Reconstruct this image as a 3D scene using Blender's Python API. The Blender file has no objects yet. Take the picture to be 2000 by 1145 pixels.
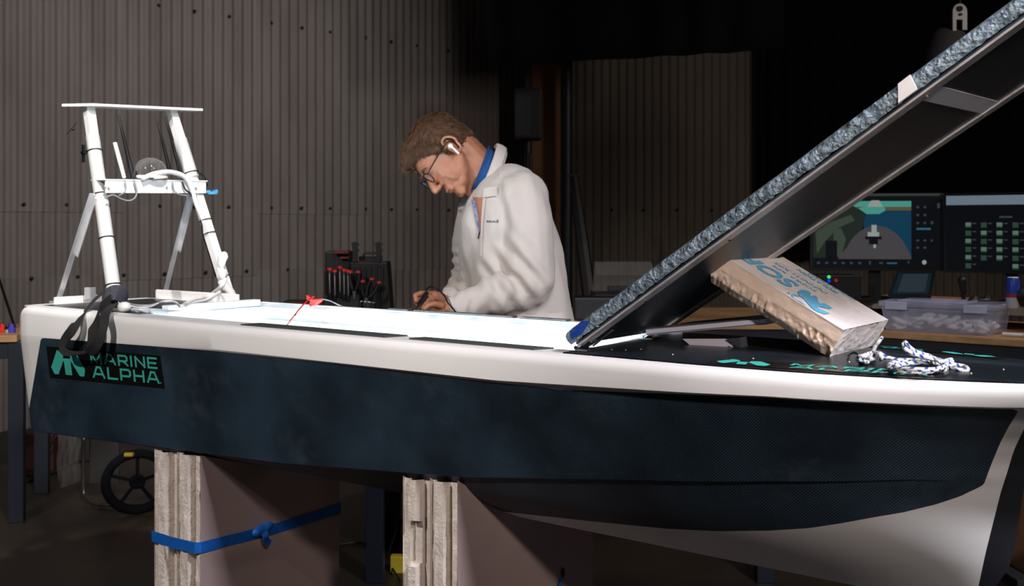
import bpy, bmesh, math, random
from mathutils import Vector, Matrix, noise
random.seed(7)
C = bpy.context.scene.collection
SC = bpy.context.scene
V = Vector
PI = math.pi
# ------------------------------------------------------------------ camera, world, lights, exposure
H = 1.22            # eye height above the floor
F = 2083.3          # focal length in pixels of the 2000 px wide photograph
cam = bpy.data.cameras.new('camera'); cam.lens = 37.5; cam.sensor_width = 36
cam.shift_y = -132.5 / 2000
cam.dof.use_dof = True; cam.dof.focus_distance = 2.15; cam.dof.aperture_fstop = 8.0
cam.clip_start = 0.02
co = bpy.data.objects.new('camera', cam); co.location = (0, 0, H); co.rotation_euler = (PI/2, 0, 0)
C.objects.link(co); SC.camera = co
w = bpy.data.worlds.new('dim_hall_air'); SC.world = w; w.use_nodes = True
w.node_tree.nodes['Background'].inputs[0].default_value = (0.7, 0.75, 1, 1)
w.node_tree.nodes['Background'].inputs[1].default_value = 0.010
SC.view_settings.view_transform = 'Standard'; SC.view_settings.look = 'None'
SC.view_settings.gamma = 1; SC.view_settings.use_curve_mapping = False
SC.view_settings.exposure = 0.0

def lamp(name, kind, loc, target, power, color, size=0.1, size_y=None, spot=60, blend=0.3):
    l = bpy.data.lights.new(name, kind); l.energy = power; l.color = color
    if kind == 'AREA':
        l.size = size
        if size_y: l.shape = 'RECTANGLE'; l.size_y = size_y
    elif kind == 'SPOT':
        l.shadow_soft_size = size; l.spot_size = math.radians(spot); l.spot_blend = blend
    else: l.shadow_soft_size = size
    o = bpy.data.objects.new(name, l); o.location = loc
    o.rotation_euler = (V(target) - V(loc)).to_track_quat('-Z', 'Y').to_euler()
    C.objects.link(o); return o
lamp('key_spotlight', 'SPOT', (-2.35, 0.15, H+1.75), (-1.1, 2.7, H-0.2), 320, (1.0, 0.945, 0.90), 0.05, spot=54, blend=0.6)
lamp('front_spotlight', 'SPOT', (0.8, -0.6, H+1.1), (0.2, 2.0, H-0.15), 70, (1.0, 0.89, 0.82), 0.08, spot=58, blend=0.8)
lamp('block_spotlight', 'SPOT', (0.85, -0.62, H+1.05), (0.42, 1.88, H+0.12), 150, (1.0, 0.87, 0.78), 0.08, spot=33, blend=1.0)
lamp('foredeck_lamp', 'AREA', (1.75, 0.1, H+1.9), (0.78, 1.62, H-0.2), 28, (0.90, 0.91, 1.0), 0.3).data.spread = math.radians(80)
lamp('tower_spotlight', 'SPOT', (-0.2, 1.3, H+2.1), (-1.2, 3.2, H+0.1), 420, (1, 0.98, 0.96), 0.06, spot=24, blend=0.4)
lamp('bow_fill_lamp', 'AREA', (1.75, 0.15, H-0.55), (1.0, 1.6, H-0.5), 0.8, (0.85, 0.85, 1.0), 0.4)
lamp('wall_wash_lamp', 'SPOT', (0.7, 1.5, 3.7), (-2.9, 7.0, 2.35), 780, (1.0, 0.95, 0.93), 0.5, spot=58, blend=1.0)
lamp('hall_fill_light', 'AREA', (3.4, 4.3, 2.4), (1.2, 9.5, 1.6), 30, (1.0, 0.88, 0.80), 0.6)  # added area fill for the back wall, no fixture there
lamp('desk_fill_light', 'SPOT', (2.3, 3.4, 2.8), (2.05, 4.7, 0.8), 46, (0.95, 0.95, 1), 0.15, spot=46)  # added spot to brighten desk and storage box; no lamp stands there

# ------------------------------------------------------------------ coordinates
# boat frame: s runs forward along the boat, t across it to the far side, z relative to eye height
def B(s, t, z=0.0): return V((0.8*s + 0.6*t, -0.6*s + 0.8*t, H + z))
def PD(px, py, D): return V(((px-1000)/F*D, D, H - (py-440)/F*D))       # at a depth
def Pt(px, py, t): r = (px-1000)/F; return PD(px, py, t/(0.6*r+0.8))        # on a lengthwise plane of the boat
def Ps(px, py, s): r = (px-1000)/F; return PD(px, py, s/(0.8*r-0.6))        # on a cross plane of the boat
def Pz(px, py, z): return PD(px, py, -z*F/(py-440))                          # on a level plane
def st(p): return (0.8*p.x-0.6*p.y, 0.6*p.x+0.8*p.y, p.z-H)
def lerp(a, b, f): return a + (b-a)*f
def interp(x, tab):
    if x <= tab[0][0]: return tab[0][1]
    for (a, va), (b, vb) in zip(tab, tab[1:]):
        if x <= b: return va + (vb-va)*(x-a)/(b-a)
    return tab[-1][1]
UF, VF, ZU = V((0.8, -0.6, 0)), V((0.6, 0.8, 0)), V((0, 0, 1))

# ------------------------------------------------------------------ materials
def nt(name):
    m = bpy.data.materials.new(name); m.use_nodes = True
    t = m.node_tree; return m, t, t.nodes['Principled BSDF']
def nd(t, typ, **kw):
    n = t.nodes.new(typ)
    for k, v in kw.items():
        if k.startswith('i_'): n.inputs[k[2:].replace('_', ' ')].default_value = v
        else: setattr(n, k, v)
    return n
def M(name, col, rough=0.5, metal=0.0, var=0.12, scale=12, bump=0.0, bscale=60, stretch=None, spec=None, emit=None, coat=0.0, trans=0.0, alpha=1.0, col2=None):
    m, t, b = nt(name); L = t.links.new
    tc = nd(t, 'ShaderNodeTexCoord'); mp = nd(t, 'ShaderNodeMapping'); L(tc.outputs['Object'], mp.inputs[0])
    if stretch: mp.inputs['Scale'].default_value = stretch
    n = nd(t, 'ShaderNodeTexNoise'); n.inputs['Scale'].default_value = scale; n.inputs['Detail'].default_value = 6
    L(mp.outputs[0], n.inputs[0])
    cr = nd(t, 'ShaderNodeValToRGB'); e = cr.color_ramp.elements
    c2 = col2 or tuple(min(1, c*(1+var)) for c in col); c1 = col if col2 else tuple(c*(1-var) for c in col)
    e[0].position = 0.3; e[1].position = 0.7; e[0].color = (*c1, 1); e[1].color = (*c2, 1)
    L(n.outputs['Fac'], cr.inputs[0]); L(cr.outputs[0], b.inputs['Base Color'])
    b.inputs['Roughness'].default_value = rough; b.inputs['Metallic'].default_value = metal
    if spec is not None: b.inputs['Specular IOR Level'].default_value = spec
    if coat: b.inputs['Coat Weight'].default_value = coat; b.inputs['Coat Roughness'].default_value = 0.08
    if trans: b.inputs['Transmission Weight'].default_value = trans
    if alpha < 1: b.inputs['Alpha'].default_value = alpha
    if emit:
        b.inputs['Emission Color'].default_value = (*emit[0], 1); b.inputs['Emission Strength'].default_value = emit[1]
    if bump:
        n2 = nd(t, 'ShaderNodeTexNoise'); n2.inputs['Scale'].default_value = bscale; n2.inputs['Detail'].default_value = 5
        L(mp.outputs[0], n2.inputs[0])
        bp = nd(t, 'ShaderNodeBump'); bp.inputs['Strength'].default_value = bump; bp.inputs['Distance'].default_value = 0.01
        L(n2.outputs['Fac'], bp.inputs['Height']); L(bp.outputs[0], b.inputs['Normal'])
    return m
WHITE_C = (0.81, 0.785, 0.77)
m_white = M('white_gelcoat', WHITE_C, 0.38, var=0.03, scale=5, bump=0.02, bscale=40)
m_whitemetal = M('white_powder_coat', (0.84, 0.83, 0.81), 0.35, var=0.02)
m_pvc = M('grey_white_plastic_pipe', (0.62, 0.61, 0.59), 0.42, var=0.03)
m_alu = M('brushed_aluminium', (0.72, 0.72, 0.74), 0.4, 0.45, var=0.15, scale=30, stretch=(1, 1, 0.1))
m_rail = M('lid_rail_aluminium', (0.55, 0.52, 0.52), 0.45, 0.4, var=0.2, scale=40)
m_steel = M('polished_steel', (0.7, 0.7, 0.72), 0.15, 1.0)
m_black = M('black_plastic', (0.007, 0.007, 0.008), 0.45, spec=0.35)
m_blackmat = M('black_cloth', (0.004, 0.0042, 0.006), 0.95, spec=0.1, bump=0.2, bscale=8)
m_web = M('black_webbing', (0.014, 0.0135, 0.0135), 0.8, bump=0.3, bscale=400)
m_velcro = M('grey_hook_and_loop', (0.085, 0.085, 0.11), 0.95, var=0.5, scale=350, bump=0.8, bscale=500)
m_teal = M('teal_print', (0.05, 0.44, 0.36), 0.5, var=0.03)
m_decal = M('black_sticker_vinyl', (0.006, 0.006, 0.006), 0.35)
m_seal = M('dark_rubber_seal', (0.035, 0.038, 0.038), 0.75)
m_bluetape = M('blue_webbing', (0.005, 0.10, 0.42), 0.45, var=0.1, scale=60, bump=0.2, bscale=300)
m_bluepla = M('light_blue_plastic', (0.10, 0.42, 0.85), 0.4)
m_red = M('red_plastic', (0.62, 0.02, 0.015), 0.4)
m_redrub = M('red_rubber_grip', (0.30, 0.01, 0.01), 0.5)
m_wood = M('oiled_wood_worktop', (0.42, 0.23, 0.10), 0.5, var=0.2, scale=6, stretch=(0.4, 6, 6))
m_navy = M('dark_navy_steel', (0.006, 0.009, 0.018), 0.5)
m_orange = M('rust_orange_steel', (0.17, 0.06, 0.012), 0.6)
m_greymet = M('lavender_grey_metal', (0.58, 0.56, 0.66), 0.45, var=0.03)
m_greydark = M('slate_plastic', (0.075, 0.085, 0.11), 0.5)
m_paper = M('crumpled_white_cloth', (0.75, 0.73, 0.72), 0.8, var=0.1, scale=40)
m_edge = M('pale_edge_band', (0.36, 0.34, 0.30), 0.6)
m_innerdark = M('dark_void_board', (0.01, 0.01, 0.011), 0.8)
m_glassclear = M('clear_acrylic', (1, 1, 1), 0.02, trans=1.0, var=0)
m_glassclear.node_tree.nodes['Principled BSDF'].inputs['IOR'].default_value = 1.35
m_film = M('clear_plastic_film', (0.6, 0.6, 0.6), 0.25, alpha=0.08, spec=0.8)
m_boxplast = M('translucent_box_plastic', (0.62, 0.64, 0.85), 0.25, alpha=0.38)
m_lidblock = M('board_core_blue_white', (0.66, 0.76, 0.86), 0.6, var=0, col2=(0.80, 0.82, 0.84), scale=18)
m_cable = M('white_cable_sheath', (0.75, 0.74, 0.73), 0.5)
m_gcable = M('grey_cable_sheath', (0.25, 0.25, 0.27), 0.4)

def carbon(name, uv=True, stripe=1.0, base1=(0.002, 0.005, 0.010), base2=(0.044, 0.088, 0.132), rough=0.5, livery=False):
    m, t, b = nt(name); L = t.links.new
    tc = nd(t, 'ShaderNodeTexCoord'); sp = nd(t, 'ShaderNodeSeparateXYZ')
    L(tc.outputs['UV'], sp.inputs[0])
    nz = nd(t, 'ShaderNodeTexNoise'); nz.inputs['Scale'].default_value = 14; nz.inputs['Detail'].default_value = 1.5; L(tc.outputs['UV'], nz.inputs[0])
    def mth(op, a, c, d=None):
        n = nd(t, 'ShaderNodeMath', operation=op)
        for i, x in enumerate((a, c, d)):
            if x is None: continue
            if isinstance(x, (int, float)): n.inputs[i].default_value = x
            else: L(x, n.inputs[i])
        return n.outputs[0]
    ph = mth('SUBTRACT', sp.outputs[1], mth('MULTIPLY', sp.outputs[0], 0.92))
    ph = mth('ADD', ph, mth('MULTIPLY', nz.outputs['Fac'], 0.007))
    sn = mth('SINE', mth('MULTIPLY', ph, 2*PI/0.0046), 0)
    sn = mth('MULTIPLY_ADD', sn, 0.5, 0.5)
    big = nd(t, 'ShaderNodeTexNoise'); big.inputs['Scale'].default_value = 5; big.inputs['Detail'].default_value = 7; L(tc.outputs['UV'], big.inputs[0])
    br = nd(t, 'ShaderNodeValToRGB'); br.color_ramp.elements[0].position = 0.38; br.color_ramp.elements[1].position = 0.68
    br.color_ramp.elements[0].color = (0.25, 0.25, 0.25, 1); br.color_ramp.elements[1].color = (1, 1, 1, 1); L(big.outputs['Fac'], br.inputs[0])
    fac = mth('MULTIPLY', mth('MULTIPLY_ADD', sn, stripe, (1-stripe)*0.5), br.outputs[0])
    mx = nd(t, 'ShaderNodeMix', data_type='RGBA'); mx.inputs[6].default_value = (*base1, 1); mx.inputs[7].default_value = (*base2, 1)
    L(fac, mx.inputs[0]); out = mx.outputs[2]
    # scuffs: pale worn patches of the surface
    sc = nd(t, 'ShaderNodeTexNoise'); sc.inputs['Scale'].default_value = 3.1; sc.inputs['Detail'].default_value = 12; sc.inputs['Roughness'].default_value = 0.75
    mp = nd(t, 'ShaderNodeMapping'); mp.inputs['Location'].default_value = (3.3, 1.7, 0); L(tc.outputs['UV'], mp.inputs[0]); L(mp.outputs[0], sc.inputs[0])
    sr = nd(t, 'ShaderNodeValToRGB'); sr.color_ramp.elements[0].position = 0.53; sr.color_ramp.elements[1].position = 0.80
    sr.color_ramp.elements[1].color = (0.5, 0.5, 0.5, 1); L(sc.outputs['Fac'], sr.inputs[0])
    mx2 = nd(t, 'ShaderNodeMix', data_type='RGBA'); L(sr.outputs[0], mx2.inputs[0]); L(out, mx2.inputs[6]); mx2.inputs[7].default_value = (0.10, 0.125, 0.15, 1)
    out = mx2.outputs[2]; rg = None
    if livery:
        at = nd(t, 'ShaderNodeAttribute', attribute_name='livery'); at2 = nd(t, 'ShaderNodeAttribute', attribute_name='stem')
        g = mth('GREATER_THAN', at.outputs['Fac'], 0.0); g2 = mth('GREATER_THAN', at2.outputs['Fac'], 0.0)
        wn = nd(t, 'ShaderNodeTexNoise'); wn.inputs['Scale'].default_value = 6; wn.inputs['Detail'].default_value = 5; L(tc.outputs['UV'], wn.inputs[0])
        wr = nd(t, 'ShaderNodeValToRGB'); wr.color_ramp.elements[0].color = (*[c*0.93 for c in WHITE_C], 1); wr.color_ramp.elements[1].color = (*[c*1.03 for c in WHITE_C], 1)
        L(wn.outputs['Fac'], wr.inputs[0])
        a = nd(t, 'ShaderNodeMix', data_type='RGBA'); L(g, a.inputs[0]); L(wr.outputs[0], a.inputs[6]); L(out, a.inputs[7])
        a2 = nd(t, 'ShaderNodeMix', data_type='RGBA'); L(g2, a2.inputs[0]); L(a.outputs[2], a2.inputs[6]); a2.inputs[7].default_value = (0.012, 0.013, 0.017, 1)
        out = a2.outputs[2]
    L(out, b.inputs['Base Color']); b.inputs['Roughness'].default_value = rough
    bp = nd(t, 'ShaderNodeBump'); bp.inputs['Strength'].default_value = 0.05; bp.inputs['Distance'].default_value = 0.002
    L(sc.outputs['Fac'], bp.inputs['Height']); L(bp.outputs[0], b.inputs['Normal'])
    return m
m_hull = carbon('hull_paint_and_carbon_twill', livery=True)
m_deck = carbon('foredeck_carbon', stripe=0.15, base1=(0.006, 0.009, 0.012), base2=(0.018, 0.024, 0.030), rough=0.33)
m_lidunder = carbon('lid_underside_carbon', stripe=0.0, base1=(0.012, 0.019, 0.027), base2=(0.042, 0.060, 0.082), rough=0.38)

# ------------------------------------------------------------------ mesh builders
class MB:
    def __init__(s): s.v = []; s.f = []; s.uv = None
    def add(s, vs, fs):
        o = len(s.v); s.v += [V(v) for v in vs]; s.f += [tuple(i+o for i in f) for f in fs]; return s
    def poly(s, pts, thick=0.0, n=None):
        if not thick: return s.add(pts, [tuple(range(len(pts)))])
        pts = [V(p) for p in pts]; k = len(pts)
        if n is None: n = (pts[1]-pts[0]).cross(pts[2]-pts[1]).normalized()
        q = [p - V(n)*thick for p in pts]
        return s.add(pts+q, [tuple(range(k)), tuple(range(2*k-1, k-1, -1))] + [(i, i+k, (i+1) % k + k, (i+1) % k) for i in range(k)])
    def box(s, c, ax, ay, az):      # centre and three half-axis vectors
        c, ax, ay, az = V(c), V(ax), V(ay), V(az)
        vs = [c+ax*i+ay*j+az*k for k in (-1, 1) for j in (-1, 1) for i in (-1, 1)]
        return s.add(vs, [(0, 2, 3, 1), (4, 5, 7, 6), (0, 1, 5, 4), (1, 3, 7, 5), (3, 2, 6, 7), (2, 0, 4, 6)])
    def abox(s, a, b):
        a, b = V(a), V(b); c = (a+b)/2; h = (b-a)/2
        return s.box(c, (h.x, 0, 0), (0, h.y, 0), (0, 0, h.z))
    def tube(s, pts, r, n=10, closed=False, cap=True):
        pts = [V(p) for p in pts]; m = len(pts); rr = r if isinstance(r, (list, tuple)) else [r]*m
        rings = []; nrm = None
        for i, p in enumerate(pts):
            if closed: d = pts[(i+1) % m]-pts[i-1]
            else: d = pts[min(i+1, m-1)]-pts[max(i-1, 0)]
            d.normalize()
            if nrm is None:
                nrm = d.orthogonal().normalized()
            nrm = (nrm - d*nrm.dot(d)).normalized(); bn = d.cross(nrm)
            rings.append([p+(nrm*math.cos(2*PI*k/n)+bn*math.sin(2*PI*k/n))*rr[i] for k in range(n)])
        vs = [v for g in rings for v in g]; fs = []
        for i in range(m if closed else m-1):
            j = (i+1) % m
            for k in range(n): fs.append((i*n+k, i*n+(k+1) % n, j*n+(k+1) % n, j*n+k))
        if cap and not closed: fs += [tuple(range(n-1, -1, -1)), tuple((m-1)*n+k for k in range(n))]
        return s.add(vs, fs)
    def ell(s, c, ax, ay, az, nu=16, nv=10):
        c, ax, ay, az = V(c), V(ax), V(ay), V(az); vs = [c-az]; fs = []
        for j in range(1, nv):
            a = -PI/2+PI*j/nv
            for i in range(nu):
                b = 2*PI*i/nu; vs.append(c+(ax*math.cos(b)+ay*math.sin(b))*math.cos(a)+az*math.sin(a))
        vs.append(c+az); T = len(vs)-1
        for i in range(nu):
            fs.append((0, 1+(i+1) % nu, 1+i)); fs.append((T, T-nu+i, T-nu+(i+1) % nu))
            for j in range(nv-2): fs.append((1+j*nu+i, 1+j*nu+(i+1) % nu, 1+(j+1)*nu+(i+1) % nu, 1+(j+1)*nu+i))
        return s.add(vs, fs)
    def sph(s, c, r, nu=14, nv=9): return s.ell(c, (r, 0, 0), (0, r, 0), (0, 0, r), nu, nv)
    def cap(s, a, b, ra, rb, n=14):  # tapered capsule
        a, b = V(a), V(b); d = (b-a); L = d.length; d.normalize(); pts = []; rr = []
        for k in range(5): q = PI/2*k/4.5+0.05; pts.append(a-d*ra*math.cos(q)); rr.append(ra*math.sin(q))
        pts += [a, b]; rr += [ra, rb]
        for k in range(5): q = PI/2*(4-k)/4.5+0.05; pts.append(b+d*rb*math.cos(q)); rr.append(rb*math.sin(q))
        return s.tube(pts, rr, n)
    def chain(s, pts, rr, n=14):
        for i in range(len(pts)-1): s.cap(pts[i], pts[i+1], rr[i], rr[i+1], n)
        return s
    def grid(s, g, close=False):
        n = len(g); m = len(g[0]); vs = [p for r in g for p in r]
        fs = [(i*m+j, (i+1)*m+j, (i+1)*m+j+1, i*m+j+1) for i in range(n-1) for j in range(m-1)]
        return s.add(vs, fs)
    def ribbon(s, pts, ups, width, thick=0.0015):   # ups: direction across the band per point
        pts = [V(p) for p in pts]; g = []; m = len(pts)
        for i, p in enumerate(pts):
            d = (pts[min(i+1, m-1)]-pts[max(i-1, 0)]).normalized(); u = V(ups[i]); u = (u-d*u.dot(d)).normalized(); nn = d.cross(u)*thick/2
            wd = width[i] if isinstance(width, (list, tuple)) else width
            g.append([p-u*wd/2-nn, p+u*wd/2-nn, p+u*wd/2+nn, p-u*wd/2+nn, p-u*wd/2-nn])
        s.grid(g); o = len(s.v); return s.add([*g[0][:4], *g[-1][:4]], [(3, 2, 1, 0), (4, 5, 6, 7)])
    def lathe(s, c, prof, n=24, axis=None, x=None):
        c = V(c); az = V(axis or (0, 0, 1)).normalized(); ax = V(x).normalized() if x else az.orthogonal().normalized(); ay = az.cross(ax)
        g = [[c+az*z+(ax*math.cos(2*PI*k/n)+ay*math.sin(2*PI*k/n))*r for k in range(n+1)] for r, z in prof]
        return s.grid(g)
def smooth_path(pts, k=6, closed=False):
    pts = [V(p) for p in pts]; n = len(pts); out = []
    for i in range(n if closed else n-1):
        if closed: a, b, c, d = pts[i-1], pts[i], pts[(i+1) % n], pts[(i+2) % n]
        else: a, b, c, d = pts[max(i-1, 0)], pts[i], pts[i+1], pts[min(i+2, n-1)]
        for j in range(k):
            u = j/k; out.append(0.5*((2*b)+(-a+c)*u+(2*a-5*b+4*c-d)*u*u+(-a+3*b-3*c+d)*u**3))
    if not closed: out.append(pts[-1])
    return out
WORLD = {}
def build(name, mb, mat, parent=None, smooth=False, bevel=0, origin=None, label=None, cat=None, group=None, kind=None, uvf=None, merge=False, angle=None, remesh=0, sm=0):
    vs = mb.v; o = origin
    if o is None:
        lo = V((min(v.x for v in vs), min(v.y for v in vs), min(v.z for v in vs))); hi = V((max(v.x for v in vs), max(v.y for v in vs), max(v.z for v in vs)))
        o = V(((lo.x+hi.x)/2, (lo.y+hi.y)/2, lo.z))
    o = V(o)
    me = bpy.data.meshes.new(name); me.from_pydata([tuple(v-o) for v in vs], [], mb.f)
    bm = bmesh.new(); bm.from_mesh(me)
    if merge: bmesh.ops.remove_doubles(bm, verts=bm.verts, dist=1e-5)
    bmesh.ops.recalc_face_normals(bm, faces=bm.faces)
    if bevel: bmesh.ops.bevel(bm, geom=[e for e in bm.edges if len(e.link_faces) == 2 and e.calc_face_angle(0) > 0.5], offset=bevel, segments=2, affect='EDGES', profile=0.6)
    bm.to_mesh(me); bm.free()
    if remesh:
        t = bpy.data.objects.new('tmp', me); C.objects.link(t)
        md = t.modifiers.new('r', 'REMESH'); md.mode = 'VOXEL'; md.voxel_size = remesh
        if sm: s2 = t.modifiers.new('s', 'SMOOTH'); s2.factor = 0.6; s2.iterations = sm
        dg = bpy.context.evaluated_depsgraph_get(); me2 = bpy.data.meshes.new_from_object(t.evaluated_get(dg))
        bpy.data.objects.remove(t); me = me2; me.name = name; smooth = True
    if smooth:
        me.shade_smooth() if hasattr(me, 'shade_smooth') else None
        if angle or bevel: me.set_sharp_from_angle(angle=angle or 0.9)
    if uvf:
        uv = me.uv_layers.new(name='UVMap')
        for lp in me.loops: uv.data[lp.index].uv = uvf(me.vertices[lp.vertex_index].co+o)
    me.materials.clear(); me.materials.append(mat)
    ob = bpy.data.objects.new(name, me); C.objects.link(ob)
    WORLD[ob.name] = o
    if parent: ob.parent = parent; ob.location = o-WORLD[parent.name]
    else: ob.location = o
    tag(ob, label, cat, group, kind); return ob
def tag(o, label=None, cat=None, group=None, kind=None):
    if label: o['label'] = label
    if cat: o['category'] = cat
    if group: o['group'] = group
    if kind: o['kind'] = kind
    return o
def thing(name, loc, label, cat, group=None):
    o = bpy.data.objects.new(name, None); o.empty_display_size = 0.05; C.objects.link(o); o.location = loc; WORLD[o.name] = V(loc)
    return tag(o, label, cat, group)

# ------------------------------------------------------------------ setting: floor, ceiling, walls
m_floor = M('dark_stained_concrete', (0.024, 0.016, 0.0105), 0.42, var=0.45, scale=2.5, bump=0.1, bscale=20)
fl = MB().abox((-7, -2.5, -0.1), (7, 11, 0)); build('floor', fl, m_floor, kind='structure')
build('ceiling', MB().abox((-7, -2.5, 4.6), (7, 11, 4.7)), m_innerdark, kind='structure')
build('wall_right', MB().abox((6.0, -2.5, 0), (6.1, 11, 4.6)), m_innerdark, kind='structure')
m_wall = M('weathered_corrugated_sheet', (0.125, 0.105, 0.093), 0.7, var=0, scale=3.2, col2=(0.20, 0.178, 0.165), stretch=(1, 1, 0.25), bump=0.05, bscale=30)
m_wall2 = M('brownish_corrugated_sheet', (0.115, 0.095, 0.078), 0.75, var=0, scale=3.0, col2=(0.165, 0.142, 0.118), stretch=(1, 1, 0.2))
def corr_wall(root, mat, a, d, length, rows, per):
    a = V(a); d = V(d).normalized(); n = V((d.y, -d.x, 0)); pitch = 0.076; wsheet = pitch*per
    k = int(length/wsheet)+1
    for i in range(k):
        for ri, (z0, z1) in enumerate(rows):
            g = []; off = 0.003*((i+ri) % 2)+0.0025*ri; steps = per*8
            zz = [z0-0.04 if ri else z0, z1]
            for j in range(steps+1):
                x = i*wsheet+j*wsheet/steps+(0.01 if j == steps else 0)
                h = 0.0115*math.sin(2*PI*x/pitch)
                g.append([a+d*x+n*(h+off)+ZU*z for z in zz])
            build('corrugated_sheet', MB().grid(g), mat, root, smooth=True)
wl = thing('wall_left', (-2.3, 7.0, 0), None, None); wl['kind'] = 'structure'
wa = V((-2.324, 7.0, 0)); wd = V((1.792, 1.8, 0)).normalized(); wn = V((wd.y, -wd.x, 0))
start = wa-wd*4.2
corr_wall(wl, m_wall, start, wd, 4.2+3.6, [(0, 0.905), (0.905, 1.34), (1.34, 4.6)], 13)
wb = thing('wall_back', (2, 9.6, 0), None, None); wb['kind'] = 'structure'
corr_wall(wb, m_wall2, (0.2, 9.6, 0), (1, 0, 0), 5.7, [(0, 0.905), (0.905, 1.34), (1.34, 4.6)], 13)
def on_wall(px, z):
    r = (px-1000)/F; k = (-2.324-7*r)/(1.8*r-1.792); return wa+V((1.792, 1.8, 0))*k+ZU*z
for row, xs in ((2.66, [308, 378, 446, 528, 588, 643, 712, 762, 812, 874, 930]), (1.345, [45, 128, 210, 310, 378, 445, 528, 587, 643, 712, 763, 812, 875, 935]), (0.9, [60, 150, 240, 320, 400, 480, 560])):
    for x in xs:
        p = on_wall(x, row)+wn*0.012
        build('screw', MB().lathe(p, [(0.012, 0), (0.012, 0.006), (0.006, 0.012), (0, 0.014)], 8, axis=wn), m_black, wl)
for x in (1195, 1257, 1322, 1390, 1460):
    build('screw', MB().lathe(V(((x-1000)/F*9.6, 9.585, 1.355)), [(0.012, 0), (0.012, 0.006), (0, 0.014)], 8, axis=(0, -1, 0)), m_black, wb)
# columns and curtains
build('steel_column', MB().box(PD(1066, 440, 8.9)+V((0, 0, 0.98)), (0.115, 0, 0), (0, 0.1, 0), (0, 0, 2.3)), m_orange, bevel=0.004, label='rust orange steel column in the corner behind the loudspeaker', cat='column')
pc = PD(1107, 440, 8.6)
build('drain_pipe', MB().tube([V((pc.x, pc.y, 0)), V((pc.x, pc.y, 4.55))], 0.045, 14), m_navy, smooth=True, angle=0.6, label='dark vertical pipe beside the orange column', cat='pipe')
def cloth(name, p0, p1, ztop, zbot0, zbot1, label, folds, amp, slant=0):
    g = []; n = 120; p0, p1 = V(p0), V(p1)
    for i in range(n+1):
        f = i/n; col = []
        for j in range(9):
            h = j/8; p = p0.lerp(p1, f); zb = lerp(zbot0, zbot1, f)
            p = p+V((slant*h*(1-f), amp*math.sin(f*folds*2*PI+1.5*math.sin(f*9))*(0.5+0.5*h), 0)); p.z = lerp(ztop, zb, h); col.append(p)
        g.append(col)
    ob = build(name, MB().grid(g), m_blackmat, smooth=True, label=label, cat='curtain')
    sd = ob.modifiers.new('thickness', 'SOLIDIFY'); sd.thickness = 0.004
zb0 = PD(0, 131, 7.2).z; zb1 = PD(0, 96, 7.2).z
cloth('hanging_cloth', (PD(916, 0, 7.2).x, 7.2, 0), (PD(1532, 0, 7.2).x, 7.2, 0), 4.0, zb0, zb1, 'black cloth hung high across the corner above the loudspeaker', 5, 0.03, slant=0.13)
cloth('stage_curtain', (PD(1507, 0, 9.2).x, 9.2, 0), (5.4, 9.2, 0), 4.5, 0.98, 0.98, 'black floor-length-style curtain hanging behind the two monitors'.replace('floor-length-style ', 'wide '), 14, 0.05)

# ------------------------------------------------------------------ the boat
CT = 1.815; ZD = -0.2304; S0 = -0.85; SA = -2.97
def zband(s): return interp(s, [(-3, -0.312), (-2.06, -0.2904), (-1.2, -0.290), (-0.85, -0.277), (-0.67, -0.270), (-0.48, -0.269), (-0.33, -0.269), (-0.1, -0.262)])
def zchine(s): return interp(s, [(-3, -0.592), (-2.338, -0.5592), (-1.856, -0.536), (-1.333, -0.493), (-0.982, -0.4479), (-0.696, -0.4118), (-0.5, -0.396), (-0.4, -0.398)])
def wout(s): return interp(s, [(-3, 0.232), (-2.7, 0.245), (-2.2, 0.256), (-1.5, 0.26), (-0.85, 0.262)])
def wch(s): return interp(s, [(-3, 0.195), (-2.338, 0.203), (-0.85, 0.205)])
def send(z): return interp(z, [(-0.62, -0.50), (-0.605, -0.44), (-0.58, -0.405), (-0.54, -0.382), (-0.5, -0.372), (-0.42, -0.362), (-0.37, -0.352), (-0.33, -0.31), (-0.29, -0.22), (-0.26, -0.13), (-0.23, -0.10)])
def gfun(u): return max(0.0, 1-u**2.3)
stations = [SA+(S0-SA)*(i/130)**1.25 for i in range(131)]
us = [0]*131+[1-(1-(i/60))**1.6 for i in range(1, 61)]; noms = stations+[S0]*60
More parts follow.
